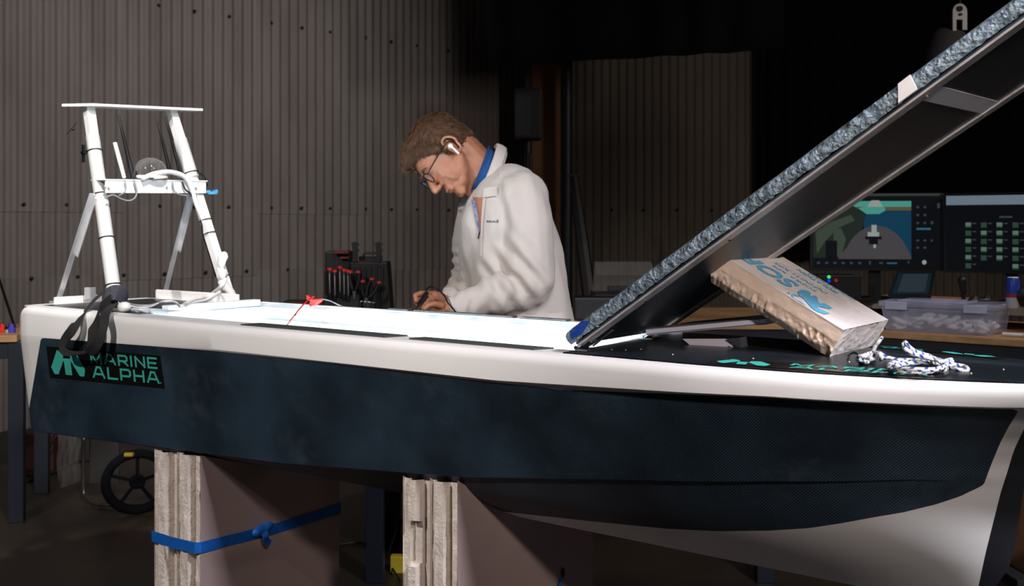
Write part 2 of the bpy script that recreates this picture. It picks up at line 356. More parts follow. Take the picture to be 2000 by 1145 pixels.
def profile(i):
    u = us[i]; s = noms[i]; sn = s if u == 0 else S0+u*(-0.1-S0); sl = s if u == 0 else S0+u*(-0.36-S0)
    g = gfun(u) if u else 1.0
    wo = wout(s)*1.0; rec = interp(sn, [(-2.2, 0.0), (-1.2, 0.006), (-0.7, 0.02), (0, 0.02)])
    k = min(1, (wo*g)/0.03+0.001)
    zb = zband(sn); zc = zchine(sl); pr = []
    rim = [(-0.035, 0), (-0.016, 0.0), (-0.009, -0.0018), (-0.004, -0.0065), (-0.001, -0.013), (0, -0.020)]
    if u == 0:   # stern quarter roundness
        rr = interp(s, [(-2.97, 0.060), (-2.962, 0.036), (-2.95, 0.020), (-2.925, 0.006), (-2.89, 0.0)])
    else: rr = 0
    for a, b in rim: pr.append(((wo+a-rr*0.6)*g if wo*g > 0.0 else 0, ZD+b-rr*0.42*max(0, 1+a/0.035)-rr*0.15))
    zl = min(zb+0.004, ZD-0.021)
    pr.append(((wo-rr*0.6)*g, zl)); st_ = interp(s, [(-2.6, 0.0), (-1.6, 1.0)]); pr.append(((wo-0.003*st_-rec*0.5-rr*0.6)*g, zb)); pr.append(((wo-0.004*st_-rec-rr*0.6)*g, zb-0.001))
    w5 = wo-0.004*st_-rec-rr*0.6; wc = wch(s)-rr*0.4
    for j in range(1, 13): f = j/12; pr.append((lerp(w5, wc, f)*g, lerp(zb-0.001, zc, f)))
    wc2 = wc-0.010; pr.append((wc2*g, zc-0.004))
    for j in range(1, 15):
        f = j/14; bul = 0.30*math.sin(PI*f)
        ww = wc2*(1-f); zz = lerp(zc-0.004, -0.618, f)
        deep = interp(s if u == 0 else sl, [(-2.6, 0.0), (-1.4, 0.35), (-0.5, 0.35)])
        ww += deep*0.085*math.sin(PI*min(1, f*1.0))*(1 if f < 1 else 0)
        pr.append((ww*g, zz))
    out = []
    for wv, z in pr:
        ss = s if u == 0 else S0+u*(send(z)-S0)
        out.append((ss, wv, z))
    return out
prof = [profile(i) for i in range(len(us))]
def sdpoly(p, poly):
    d = 1e9; ins = False; n = len(poly)
    for i in range(n):
        ax, ay = poly[i]; bx, by = poly[(i+1) % n]
        ex, ey = bx-ax, by-ay; wx, wy = p[0]-ax, p[1]-ay
        q = max(0, min(1, (wx*ex+wy*ey)/(ex*ex+ey*ey))); dx, dy = wx-ex*q, wy-ey*q; d = min(d, dx*dx+dy*dy)
        if (ay > p[1]) != (by > p[1]) and p[0] < (bx-ax)*(p[1]-ay)/(by-ay)+ax: ins = not ins
    return math.sqrt(d)*(1 if ins else -1)
LIV = [(80, 660), (400, 684), (660, 710), (880, 738), (1100, 762), (1300, 769), (1500, 777), (1750, 789), (1992, 800), (1972, 830), (1955, 862), (1937, 905), (1921, 948), (1875, 970), (1830, 985), (1765, 1001), (1700, 1012), (1640, 1023), (1580, 1032), (1500, 1037), (1400, 1038), (1300, 1033), (1150, 1018), (985, 1000), (900, 985), (700, 1050), (-400, 1050), (-50, 846), (49, 844)]
STEM = [(2022, 800), (2000, 838), (1980, 880), (1965, 930), (1955, 960), (1940, 1020), (1925, 1080), (1908, 1160), (2300, 1300), (2300, 800)]
def proj(s, wv, z):
    p = B(s, CT-wv, z); return (1000+F*p.x/p.y, 440-F*(p.z-H)/p.y)
hull = MB(); cols = []
for i in range(len(us)):
    row = prof[i]; cols.append([(s, CT-wv, z) for s, wv, z in row]+[(s, CT+wv, z) for s, wv, z in row[::-1][1:]])
hull.grid([[B(*p) for p in c] for c in cols])
NP = len(prof[0]); NC = len(cols[0])
vals = []
for i in range(len(us)):
    a = []
    for j, (s, wv, z) in enumerate(prof[i]):
        q = proj(s, wv, z); l = sdpoly(q, LIV)
        if j < 8: l = -abs(l)-3
        e = sdpoly(q, STEM)
        a.append((l, e if us[i] > 0.5 and j > 8 else -20.0))
    a = a+a[::-1][1:]; vals += a
# transom
tr = [B(*p) for p in cols[0]]; o = len(hull.v)
half = NP-1
hull.add([B(SA-0.004, CT, z) for s, wv, z in prof[0]], [])
for j in range(NP-1):
    hull.f.append((j, j+1, o+j+1, o+j)); hull.f.append((o+j, o+j+1, NC-1-(j+1), NC-1-j))
vals += [(-30, -30)]*NP
boat = thing('boat', B(-1.6, CT, -0.618), 'unfinished white and dark carbon uncrewed boat propped on foam boards', 'boat')
hob = build('hull', hull, m_hull, boat, smooth=True, angle=0.5, uvf=lambda p: (st(p)[0], st(p)[2]))
me = hob.data; a1 = me.attributes.new('livery', 'FLOAT', 'POINT'); a2 = me.attributes.new('stem', 'FLOAT', 'POINT')
for k, (l, e) in enumerate(vals): a1.data[k].value = l; a2.data[k].value = e
# deck pieces; edge of the dark deck follows the gunwale
def wedge(s):
    if s <= S0: return wout(s)-0.035
    u = (s-S0)/(-0.1-S0); return (0.262-0.035)*gfun(u)
NEARW = 0.165; FARW = 0.205; SCF = -1.077; SCA = -2.42
def strip(mb, s0, s1, f0, f1, z=ZD, n=40, th=0.004):
    top = [[B(lerp(s0, s1, i/n), f(lerp(s0, s1, i/n)), z-d) for f, d in ((f0, 0), (f1, 0), (f1, th), (f0, th), (f0, 0))] for i in range(n+1)]
    mb.grid(top); mb.add(top[0][:4], [(0, 1, 2, 3)]); mb.add(top[-1][:4], [(3, 2, 1, 0)])
mg = MB(); strip(mg, SCA, SCF, lambda s: CT-wedge(s)-0.001, lambda s: CT-lerp(NEARW, 0.175, max(0, (s+2.42)/1.34)))
build('side_deck', mg, m_white, boat)
mg = MB(); strip(mg, SCA, SCF, lambda s: CT+FARW, lambda s: CT+wedge(s)+0.001, z=ZD+0.010, th=0.014)
build('side_deck', mg, m_white, boat)
sd_ = MB(); strip(sd_, -2.925, SCA, lambda s: CT-wedge(s)+0.028, lambda s: CT+wedge(s)-0.01, n=20)
build('stern_deck', sd_, m_deck, boat, uvf=lambda p: (st(p)[0], st(p)[1]))
mg = MB(); strip(mg, SA+0.004, SCA, lambda s: CT-wedge(s)-0.001, lambda s: CT-wedge(s)+0.028, n=20)
strip(mg, SA+0.004, SCA, lambda s: CT+wedge(s)-0.01, lambda s: CT+wedge(s)+0.001, n=20)
strip(mg, SA-0.001, -2.925, lambda s: CT-wedge(s)+0.028, lambda s: CT+wedge(s)-0.01, n=4)
build('stern_margin', mg, m_white, boat)
fd = MB(); g = []
for i in range(81):
    f = i/80; s = lerp(SCF, -0.101, 1-(1-f)**1.5); ww = wedge(s)+0.0005; g.append([B(s, CT-ww*(1-2*j/12), ZD+0.002+0.006*(1-(1-2*j/12)**2)*min(1, (s+1.077)/0.3)) for j in range(13)])
fd.grid(g); fd.add([g[0][0], g[0][-1], g[0][-1]-ZU*0.012, g[0][0]-ZU*0.012], [(0, 1, 2, 3)])
build('foredeck', fd, m_deck, boat, smooth=True, angle=0.6, uvf=lambda p: (st(p)[0]*0.4, st(p)[1]*2))
# rubber seal patches on the side decks
for (xa, ya, xb, yb) in ((492, 633.5, 782, 657.5), (816, 661, 1056, 684)):
    a = st(Pz(xa, ya, ZD)); b = st(Pz(xb, yb, ZD)); t0, hw_ = ((1.614, 0.025) if xa < 600 else (1.615, 0.019))
    build('seal_strip', MB().poly([B(a[0], t0-hw_, ZD+0.003), B(b[0]-0.01, t0-hw_, ZD+0.003), B(b[0]+0.01, t0+hw_, ZD+0.003), B(a[0]+0.01, t0+hw_, ZD+0.003)], 0.004, ZU), m_seal, boat)
for (xa, xb) in ((762, 800), (812, 1005), (1020, 1110)):
    a = st(Pt(xa, 600, CT+0.215)); b = st(Pt(xb, 620, CT+0.215))
    build('seal_strip', MB().poly([B(a[0], CT+0.207, ZD+0.0145), B(b[0], CT+0.207, ZD+0.0145), B(b[0], CT+0.226, ZD+0.0145), B(a[0], CT+0.226, ZD+0.0145)], 0.004, ZU), m_seal, boat)
# cockpit well
m_well = M('raw_fibreglass_well', (0.62, 0.72, 0.80), 0.55, var=0, col2=(0.86, 0.88, 0.88), scale=22, bump=0.1, bscale=50)
wl_ = MB(); nt_ = lambda s: CT-lerp(NEARW, 0.175, max(0, (s+2.42)/1.34))
corn = [(SCA, nt_(SCA)), (SCF, nt_(SCF)), (SCF, CT+FARW), (SCA, CT+FARW)]
ztop = [ZD-0.001, ZD-0.001, ZD+0.009, ZD+0.009]
for i in range(4):
    (a, b), (c, d) = corn[i], corn[(i+1) % 4]
    wl_.add([B(a, b, ztop[i]), B(c, d, ztop[(i+1) % 4]), B(c, d, -0.44), B(a, b, -0.44)], [(0, 1, 2, 3)])
wl_.add([B(a, b, -0.44) for a, b in corn], [(0, 1, 2, 3)])
build('cockpit_well', wl_, m_well, boat)
sh = MB(); sh.box(B(-1.75, CT+FARW-0.018, -0.268), UF*0.64, VF*0.018, ZU*0.003); build('well_ledge', sh, m_well, boat)
fb = MB(); fb.box(B(SCA-0.012, CT+0.05, ZD+0.008), UF*0.014, VF*0.155, ZU*0.009); fb.box(B(SCA-0.02, CT-0.13, ZD+0.004), UF*0.09, VF*0.022, ZU*0.004)
build('foam_sill', fb, m_lidblock, boat, bevel=0.002, label='pale blue foam sill at the aft edge of the well')
m_led = M('glowing_led_strip', (1, 1, 1), 0.5, emit=((0.85, 0.94, 1.0), 6))
ls = MB(); ls.box(B(-1.75, CT-0.135, -0.285), UF*0.6, VF*0.006, ZU*0.004); build('led_strip', ls, m_led, boat)
cl = lamp('cockpit_lamp', 'AREA', B(-1.72, CT-0.06, -0.255), B(-1.72, CT+0.06, -0.5), 30, (0.86, 0.95, 1), 1.15, 0.06)
cl.rotation_euler = Matrix((VF*1.0, 0, 0)).to_euler() if False else Matrix([(UF.x, VF.x, 0), (UF.y, VF.y, 0), (0, 0, 1)]).to_euler(); cl.data.spread = math.radians(150)
bw = MB(); bw.box(B(-2.74, CT+0.222, ZD+0.012), UF*0.20, VF*0.006, ZU*0.014)
build('bulwark', bw, m_white, boat, bevel=0.003)
bw = MB(); bw.box(B(-2.955, CT-0.04, ZD+0.008), UF*0.006, VF*0.075, ZU*0.011); build('stern_rim', bw, m_white, boat, bevel=0.003)
br = MB(); p = Ps(176, 573, -2.93); br.box(p, VF*0.018, UF*0.002, ZU*0.018); build('bracket', br, m_alu, boat, bevel=0.001)
# decals on the hull side: traced outlines projected on the topside surface
def side_t(s, z):
    wo = wout(s)-0.004*interp(s, [(-2.6, 0.0), (-1.6, 1.0)]); f = (z-zband(s))/(zchine(s)-zband(s)); return CT-lerp(wo, wch(s), max(0, min(1, f)))
def Hs(px, py, off=0.0015):
    t = 1.58
    for _ in range(5): q = st(Pt(px, py, t-off)); t = side_t(q[0], q[2])
    return Pt(px, py, t-off)
def z6(X, Y): return (80+X/7.69, 660+Y/7.69)
def decal(name, polys, mat, off, parent, fn):
    mb = MB()
    for pl in polys: mb.poly([fn(x, y, off) for x, y in pl])
    return build(name, mb, mat, parent)
def sq_(u, v):
    a = (lerp(80, 1785, u), lerp(128, 268, u)); b = (lerp(135, 1855, u), lerp(598, 762, u)); return z6(lerp(a[0], b[0], v), lerp(a[1], b[1], v))
build('name_sticker', MB().grid([[Hs(*sq_(i/20, j/6), 0.0012) for j in range(7)] for i in range(21)]), m_decal, boat)
emb = [[z6(*q) for q in pl] for pl in ([(238, 180), (330, 245), (335, 345), (265, 548), (205, 545), (155, 440)], [(330, 310), (440, 315), (470, 565), (372, 555), (345, 350), (330, 350)], [(435, 275), (545, 262), (662, 480), (650, 585), (585, 578), (455, 365), (440, 350)])]
decal('emblem', emb, m_teal, 0.0022, boat, Hs)
STROKES = {'M': ([[(0, 0), (0, 1), (.5, .1), (1, 1), (1, 0)]], 1.0), 'A': ([[(0, 0), (.34, 1), (.66, 1), (1, 0)], [(.17, .32), (.83, .32)]], 1.05),
 'R': ([[(0, 0), (0, 1), (.82, 1), (.95, .85), (.95, .58), (.82, .43), (0, .43)], [(.5, .43), (1, 0)]], .9), 'I': ([[(0, 0), (0, 1)]], .06),
 'N': ([[(0, 0), (0, 1), (1, 0), (1, 1)]], .9), 'E': ([[(1, 0), (0, 0), (0, 1), (1, 1)], [(0, .5), (.9, .5)]], .85), 'L': ([[(0, 1), (0, 0), (1, 0)]], .85),
 'P': ([[(0, 0), (0, 1), (.85, 1), (1, .85), (1, .5), (.85, .36), (0, .36)]], .9), 'H': ([[(0, 0), (0, 1)], [(1, 0), (1, 1)], [(0, .5), (1, .5)]], .9),
 'S': ([[(0, .12), (.12, 0), (.85, 0), (1, .15), (1, .38), (.85, .5), (.15, .5), (0, .64), (0, .86), (.15, 1), (.88, 1), (1, .88)]], .9),
 'O': ([[(.15, 0), (.85, 0), (1, .15), (1, .85), (.85, 1), (.15, 1), (0, .85), (0, .15), (.15, 0)]], .95),
 'T': ([[(.5, 0), (.5, 1)], [(0, 1), (1, 1)]], .85), 'X': ([[(0, 0), (1, 1)], [(0, 1), (1, 0)]], .9), 'F': ([[(0, 0), (0, 1), (1, 1)], [(0, .5), (.85, .5)]], .8), '.': ([[(0, 0), (0.1, 0)]], .12), 'V': ([[(0, 1), (.5, 0), (1, 1)]], .9)}
def text_polys(txt, aspect, sw=0.15, gap=0.26):   # unit box: x 0..1, y 0..1 (height), strokes of width sw*height
    out = []; x = 0.0; tot = sum(STROKES[c][1]*0.95+gap+sw for c in txt if c in STROKES) - gap
    for c in txt:
        lines, wd_ = STROKES[c]; wd_ *= 0.95
        for ln in lines:
            pts = [(x+sw/2+a*wd_, sw/2+b*(1-sw)) for a, b in ln]
            for (ax, ay), (bx, by) in zip(pts, pts[1:]):
                dx, dy = bx-ax, by-ay; l = math.hypot(dx, dy) or 1; dx /= l; dy /= l; e = sw/2; px_, py_ = -dy*e, dx*e
                ax2, ay2, bx2, by2 = ax-dx*e*.98, ay-dy*e*.98, bx+dx*e*.98, by+dy*e*.98
                q = [(ax2+px_, ay2+py_), (ax2-px_, ay2-py_), (bx2-px_, by2-py_), (bx2+px_, by2+py_)]
                out.append([(u/tot, min(1, max(0, v))) for u, v in q])
        x += wd_+sw+gap
    return out
def quadmap(q, TL, TR, BR, BL):
    return [(lerp(lerp(BL[0], BR[0], u), lerp(TL[0], TR[0], u), v), lerp(lerp(BL[1], BR[1], u), lerp(TL[1], TR[1], u), v)) for u, v in q]
pl = [quadmap(q, z6(733, 220), z6(1735, 298), z6(1752, 472), z6(750, 385)) for q in text_polys('MARINE', 5, 0.17, 0.22)]
pl += [quadmap(q, z6(765, 420), z6(1768, 512), z6(1785, 695), z6(782, 602)) for q in text_polys('ALPHA', 5, 0.17, 0.22)]
pl += [[z6(1792, 668), z6(1808, 670), z6(1810, 688), z6(1794, 686)]]
decal('lettering', pl, m_teal, 0.0022, boat, Hs)
# deck stickers: same emblem and words lying on the foredeck, near side and far side
def deckz(s, t): return ZD+0.002+0.006*(1-min(1, abs((t-CT)/max(wedge(s), .01)))**2)*min(1, (s+1.077)/0.3)
def Dk(s, t, off=0.0012): return B(s, t, deckz(s, t)+off)
m_decal2 = M('worn_black_sticker_vinyl', (0.006, 0.006, 0.006), 0.25)
def deck_sticker(near):
    def mp(u, v, off):     # u 0..1 along the words, v 0..1 upward in the words
        if near: s = lerp(-0.80, -0.44, u); t = CT-wedge(s)+0.012+v*0.052
        else: s = lerp(-0.42, -0.80, u); t = CT+wedge(s)-0.014-v*0.052
        return Dk(s, t, off)
    mb = MB(); mb.grid([[mp(i/16, j, 0.0010) for j in (0, 1)] for i in range(17)]); build('deck_sticker', mb, m_decal2, boat)
    mb = MB()
    E = [[(.03, .1), (.0, .35), (.05, .9), (.10, .75), (.10, .5), (.06, .1)], [(.10, .55), (.155, .55), (.17, .1), (.12, .1), (.105, .5)], [(.155, .75), (.20, .85), (.28, .4), (.27, .1), (.23, .1), (.16, .5)]]
    for e_ in E: mb.poly([mp(u*0.9+0.03, v, 0.0018) for u, v in e_])
    for q in text_polys('MARINE', 5, 0.19, 0.22): mb.poly([mp(0.36+u*0.55, 0.54+v*0.36, 0.0018) for u, v in q])
    for q in text_polys('ALPHA', 5, 0.19, 0.22): mb.poly([mp(0.38+u*0.56, 0.10+v*0.36, 0.0018) for u, v in q])
    build('deck_lettering', mb, m_teal, boat)
deck_sticker(True); deck_sticker(False)
# rivets on the foredeck
for (x, y) in ((1195, 683), (1222, 684), (1252, 683), (1314, 694), (1471, 704), (1897, 733), (1960, 728)):
    q = st(Pz(x, y, ZD+0.003)); build('rivet', MB().sph(Dk(q[0], q[1], 0), 0.0015, 8, 6), m_alu, boat)
# hinges
for t_ in (1.625, 1.86):
    hg = MB(); hg.box(B(-1.05, t_, ZD+0.006), UF*0.012, VF*0.018, ZU*0.0015); hg.tube([B(-1.062, t_-0.018, ZD+0.009), B(-1.062, t_+0.018, ZD+0.009)], 0.004, 8)
    a = V(B(-1.06, t_, ZD+0.008)); dl = (UF+ZU*0.68).normalized(); hg.box(a+dl*0.016-ZU*0.002, dl*0.014, VF*0.016, (UF*0.57-ZU*0.82)*0.0012)
    build('hinge', hg, m_steel, boat)

# ------------------------------------------------------------------ the raised hatch lid (part of the boat: hinged on it)
dl = (UF+ZU*0.68).normalized(); nl = (ZU-UF*0.68).normalized()   # nl: top side of the open lid (facing aft and up)
LL = 1.32; h0 = B(-1.055, 1.60, -0.214)
def tn(f): return 0.0
def tf(f): return lerp(0.325, 0.44, f)
def LP(f, g_, up): return h0+dl*(f*LL)+VF*(g_*tf(f))+nl*up
lid = tag(bpy.data.objects.new('hatch_lid', None)); C.objects.link(lid); lid.parent = boat; lid.location = h0-WORLD['boat']; WORLD['hatch_lid'] = h0
us_ = MB(); us_.grid([[LP(i/30, j/8, 0) for j in range(9)] for i in range(31)]); us_.grid([[LP(i/30, j/8, 0.003) for j in range(9)] for i in range(31)])
for k in (0, 1): us_.grid([[LP(i/30, k, 0), LP(i/30, k, 0.003)] for i in range(31)]); us_.grid([[LP(k, j/8, 0), LP(k, j/8, 0.003)] for j in range(9)])
build('underside_panel', us_, m_lidunder, lid, merge=True, uvf=lambda p: (st(p)[0]*0.8, st(p)[1]*3))
m_rough = M('torn_blue_grey_laminate', (0.045, 0.085, 0.12), 0.55, var=0, col2=(0.36, 0.46, 0.54), scale=75, bump=1.0, bscale=160)
def rough_edge(side):
    g = []; n = 260; f0 = 0 if side else 1
    for i in range(n+1):
        f = i/n; col = []
        for j, (gg, up) in enumerate(((0, .003), (-.004, .008), (-.006, .014), (-.005, .020), (0, .026), (.04, .0275), (.04, .0275))):
            if not side: gg = -gg*1.0
            p = h0+dl*(f*LL-0.01)+VF*((0 if side else tf(f))+gg)+nl*(up+0.002)
            if j < 6: nn = noise.noise(p*90)*0.0018+noise.noise(p*260)*0.0022; p = p+VF*(-nn if side else nn)+nl*nn*0.7
            col.append(p)
        g.append(col)
    mb = MB().grid(g); mb.add(g[0], [tuple(range(len(g[0])))]); return mb
build('rough_edge', rough_edge(True), m_rough, lid, smooth=True, angle=1.0, label='rough blue-grey torn laminate edge')
tp = MB(); tp.grid([[LP(i/40, j/8, 0.029+noise.noise(V((i*.3, j*.3, 3)))*0.001) for j in range(9)] for i in range(41)])
tp.grid([[LP(i/40, 1, 0.003), LP(i/40, 1, 0.029)] for i in range(41)]); tp.grid([[LP(1, j/8, 0.003), LP(1, j/8, 0.029)] for j in range(9)]); tp.grid([[LP(0, j/8, 0.003), LP(0, j/8, 0.029)] for j in range(9)])
build('top_shell', tp, m_white, lid)
pt = MB(); pt.poly([h0+dl*(LL*f_)+VF*-0.0075+nl*u_ for f_, u_ in ((0.524, .005), (0.549, .005), (0.552, .029), (0.536, .029))], 0.002, -VF)
build('filler_patch', pt, m_white, lid, label='small white filler patch on the rough edge')
bl = MB(); bl.poly([h0+dl*(LL*f_)+VF*-0.0095+nl*u_ for f_, u_ in ((0.0, .012), (0.02, .008), (0.04, .018), (0.03, .026), (0.005, .024))], 0.002, -VF)
build('blue_mark', bl, M('ultramarine_paint', (0.01, 0.05, 0.30), 0.5, var=0.5, scale=200), lid, label='dark blue paint mark on the corner')
for near in (1, 0):
    rl = MB(); wdt = 0.030
    q = [[h0+dl*(f*LL)+VF*((0.001+a) if near else (tf(f)-0.001-wdt+a))+nl*-b for a, b in ((0, 0), (0, .0035), (wdt, .0035), (wdt, 0), (0, 0))] for f in (i/30 for i in range(31))]
    rl.grid(q); rl.add(q[0][:4], [(0, 1, 2, 3)]); build('rail', rl, m_rail, lid)
    for f in (0.10, 0.245, 0.39, 0.535, 0.68, 0.83):
        p = h0+dl*(f*LL+0.02)+VF*((0.022) if near else (tf(f)-0.012))-nl*0.0045
        build('screw', MB().ell(p, UF*0.0034, VF*0.0034, nl*0.0022, 8, 6), m_steel, lid)
tpm = M('matt_silver_tape', (0.74, 0.72, 0.75), 0.5, var=0.05)
build('tape_strip', MB().poly([LP(0.540, 0.08, -0.0012), LP(0.565, 0.08, -0.0012), LP(0.574, 0.93, -0.0012), LP(0.549, 0.93, -0.0012)], 0.0008, -nl), tpm, lid, label='pale silver tape across the underside')
hs = MB(); hs.box(h0+dl*0.035+VF*0.03-nl*0.004, dl*0.03, VF*0.008, nl*0.002); hs.tube([h0+dl*0.01+VF*0.03-nl*0.012, h0+dl*0.065+VF*0.03-nl*0.01], 0.002, 6)
build('latch', hs, m_steel, lid)

# ------------------------------------------------------------------ sensor tower
tower = tag(bpy.data.objects.new('sensor_tower', None)); C.objects.link(tower); tower.parent = boat; WORLD['sensor_tower'] = B(-2.7, 1.93, ZD); tower.location = WORLD['sensor_tower']-WORLD['boat']
nb, ntp = B(-2.697, 1.735, ZD+0.004), Ps(173, 209, -2.88)
fb_, ftp = B(-2.692, 2.119-0.08, ZD+0.012), Ps(334, 216, -2.88)
fb_ = Ps(447, 578, -2.66)
def along(a, b, f): return a+(b-a)*f
def square(mb, a, b, hw, hd=None):
    a, b = V(a), V(b); d = (b-a).normalized(); x = (VF-d*VF.dot(d)).normalized(); y = d.cross(x)
    mb.box((a+b)/2, x*hw, y*(hd or hw), d*(b-a).length/2)
for nm, a, b, f0, f1 in (('near', nb, ntp, 0.04, 0.845), ('far', fb_, ftp, 0.10, 0.84)):
    mb = MB(); square(mb, a, b, 0.013); build('leg', mb, m_whitemetal, tower, bevel=0.002)
    mb = MB(); q0, q1 = along(a, b, f0), along(a, b, f1); d = (q1-q0).normalized()
    if nm == 'far': q0 = along(a, b, 0.63)
    mb.tube([q0, q1], 0.0195 if nm == 'near' else 0.021, 24)
    build('pipe_sleeve', mb, m_pvc, tower, smooth=True, angle=0.6, label='grey-white plastic pipe sleeve')
    for f in ((0.10, 0.33, 0.55, 0.77) if nm == 'near' else (0.10, 0.33, 0.40, 0.55, 0.655)):
        p = along(a, b, f); r = 0.0205 if nm == 'near' else 0.0225
        if nm == 'far' and f < 0.6: r = 0.018
        x = d.orthogonal().normalized(); y = d.cross(x)
        mb = MB().tube([p+(x*math.cos(2*PI*k/20)+y*math.sin(2*PI*k/20))*r for k in range(20)], 0.0018, 6, closed=True)
        build('cable_tie', mb, m_black, tower, smooth=True)
tb = MB(); A, Bq = Ps(128, 202, -2.88), Ps(382, 214, -2.88); dd = (Bq-A).normalized()
tb.poly([A+UF*-0.02, A+UF*0.045+dd*0.06, Bq+UF*0.045-dd*0.005, Bq+UF*0.0-dd*-0.0, Bq-UF*0.02], 0.008, ZU); build('top_plate', tb, m_whitemetal, tower, bevel=0.0015)
# middle shelf
A, Bq = Ps(196, 350, -2.775), Ps(398, 353, -2.775)
ms = MB(); dd = (Bq-A).normalized(); ms.poly([A-UF*0.05, A+UF*0.02, Bq+UF*0.02, Bq-UF*0.05], 0.004, ZU)
ms.box((A+Bq)/2+UF*0.016-ZU*0.021, dd*((Bq-A).length/2-0.005), UF*0.002, ZU*0.019); ms.box((A+Bq)/2-UF*0.045-ZU*0.015, dd*((Bq-A).length/2-0.01), UF*0.002, ZU*0.014)
build('middle_shelf', ms, m_whitemetal, tower, bevel=0.001)
for x, y in ((206, 364), (213, 366), (326, 364), (383, 366)):
    build('bolt', MB().ell(Ps(x, y, -2.752), VF*0.004, ZU*0.004, UF*0.004, 8, 6), m_alu, tower)
# rear braces
for (xt, yt, xb, yb, sb, tb_) in ((180, 378, 113, 590, -2.95, 1.735), (370, 380, 321, 579, -2.95, None)):
    mb = MB(); a = Ps(xt, yt, -2.79); b = Pt(xb, yb, 1.735) if tb_ else Ps(xb, yb, -2.96)
    d = (b-a).normalized(); x = (VF-d*VF.dot(d)).normalized(); y = d.cross(x)
    mb.box((a+b)/2, x*0.0085, y*0.0012, d*(b-a).length/2); mb.box((a+b)/2+x*0.0085+y*0.007-d*0.08, x*0.0012, y*0.008, d*((b-a).length/2-0.09))
    build('rear_brace', mb, m_alu, tower)
    build('bolt', MB().sph(b-d*0.02-y*0.002, 0.004, 8, 6), m_steel, tower); build('foot_plate', MB().box(b+ZU*0.0, UF*0.02, VF*0.016, ZU*0.003), m_alu, tower)
# antennas, dome, camera lights
def stick(name, x0, y0, x1, y1, r0, r1, mat, s=-2.79, lab=None):
    a, b = Ps(x0, y0, s), Ps(x1, y1, s); mid = a.lerp(b, 0.5)
    build(name, MB().tube([a, a.lerp(b, .02), mid, b.lerp(a, .01), b], [r0*.6, r0, (r0+r1)/2*1.1, r1, r1*.5], 10), mat, tower, smooth=True, angle=0.8, label=lab)
stick('antenna', 243, 348, 224, 278, 0.0055, 0.006, m_whitemetal, lab='short white stick antenna')
stick('antenna', 259, 344, 231, 224, 0.007, 0.003, m_black, lab='long black stick antenna')
stick('antenna', 333, 340, 306, 228, 0.006, 0.003, m_black, -2.81, 'long black stick antenna')
stick('antenna', 352, 338, 323, 227, 0.0055, 0.003, m_black, -2.81, 'long black stick antenna')
stick('antenna', 262, 348, 262, 334, 0.012, 0.009, m_black, -2.79, 'black antenna foot')
m_dome = bpy.data.materials.new('clear_dome_acrylic'); m_dome.use_nodes = True; t_ = m_dome.node_tree; t_.nodes.clear()
oo_ = nd(t_, 'ShaderNodeOutputMaterial'); mix_ = nd(t_, 'ShaderNodeMixShader'); tr0 = nd(t_, 'ShaderNodeBsdfTransparent'); gl0 = nd(t_, 'ShaderNodeBsdfGlossy'); gl0.inputs['Roughness'].default_value = 0.08; gl0.inputs['Color'].default_value = (0.9, 0.9, 0.9, 1)
df0 = nd(t_, 'ShaderNodeBsdfDiffuse'); df0.inputs['Color'].default_value = (0.7, 0.7, 0.7, 1); m2_ = nd(t_, 'ShaderNodeMixShader'); m2_.inputs[0].default_value = 0.5; lw_ = nd(t_, 'ShaderNodeLayerWeight'); lw_.inputs['Blend'].default_value = 0.22
mm_ = nd(t_, 'ShaderNodeMath', operation='MULTIPLY_ADD'); mm_.inputs[1].default_value = 0.5; mm_.inputs[2].default_value = 0.035
for a_, b_ in ((lw_.outputs['Facing'], mm_.inputs[0]), (mm_.outputs[0], mix_.inputs[0]), (tr0.outputs[0], mix_.inputs[1]), (gl0.outputs[0], m2_.inputs[1]), (df0.outputs[0], m2_.inputs[2]), (m2_.outputs[0], mix_.inputs[2]), (mix_.outputs[0], oo_.inputs[0])): t_.links.new(a_, b_)
dc = Ps(294, 337, -2.78); dm = MB()
dm.lathe(dc-ZU*0.012, [(0.044, 0.0), (0.0455, 0.004), (0.0465, 0.018), (0.043, 0.032), (0.035, 0.044), (0.022, 0.052), (0.010, 0.0555), (0, 0.056)], 32)
build('dome', dm, m_dome, tower, smooth=True, merge=True, label='clear bubble dome')
build('camera_ball', MB().ell(dc-ZU*0.012, UF*0.014, VF*0.014, ZU*0.008, 20, 12), m_greydark, tower, smooth=True)
build('dome_ring', MB().lathe(dc-ZU*0.014, [(0.049, -0.003), (0.049, 0.004), (0.040, 0.004), (0.040, -0.003)], 28), m_whitemetal, tower, smooth=True, angle=0.5)
arc = smooth_path([Ps(x, y, -2.745) for x, y in ((278, 350), (300, 340), (330, 336), (358, 344), (372, 362), (384, 400), (400, 440), (415, 490), (430, 530))], 5)
build('cable_bundle', MB().tube(arc, 0.0075, 10), m_cable, tower, smooth=True)
for pts, r, mt in ((((244, 352), (246, 368), (240, 378), (232, 382)), .0018, m_gcable), (((262, 352), (267, 372), (264, 386), (252, 392), (236, 388), (222, 381), (208, 385)), .0022, m_gcable), (((337, 356), (340, 372), (350, 380), (366, 382)), .002, m_gcable), (((356, 356), (362, 370), (376, 384), (390, 420), (398, 460), (410, 500), (422, 540)), .003, m_black), (((372, 370), (388, 410), (402, 455), (416, 500), (432, 545)), .003, m_gcable)):
    build('cable', MB().tube(smooth_path([Ps(x, y, -2.747) for x, y in pts], 6), r, 8), mt, tower, smooth=True)
kn = MB(); base = Ps(437, 520, -2.66)
for q in range(7): kn.ell(base+V((random.uniform(-.012, .012), random.uniform(-.01, .01), random.uniform(-.03, .03))), V((.012, 0, .006)), V((0, .01, 0)), V((-.004, 0, .016)), 10, 8)
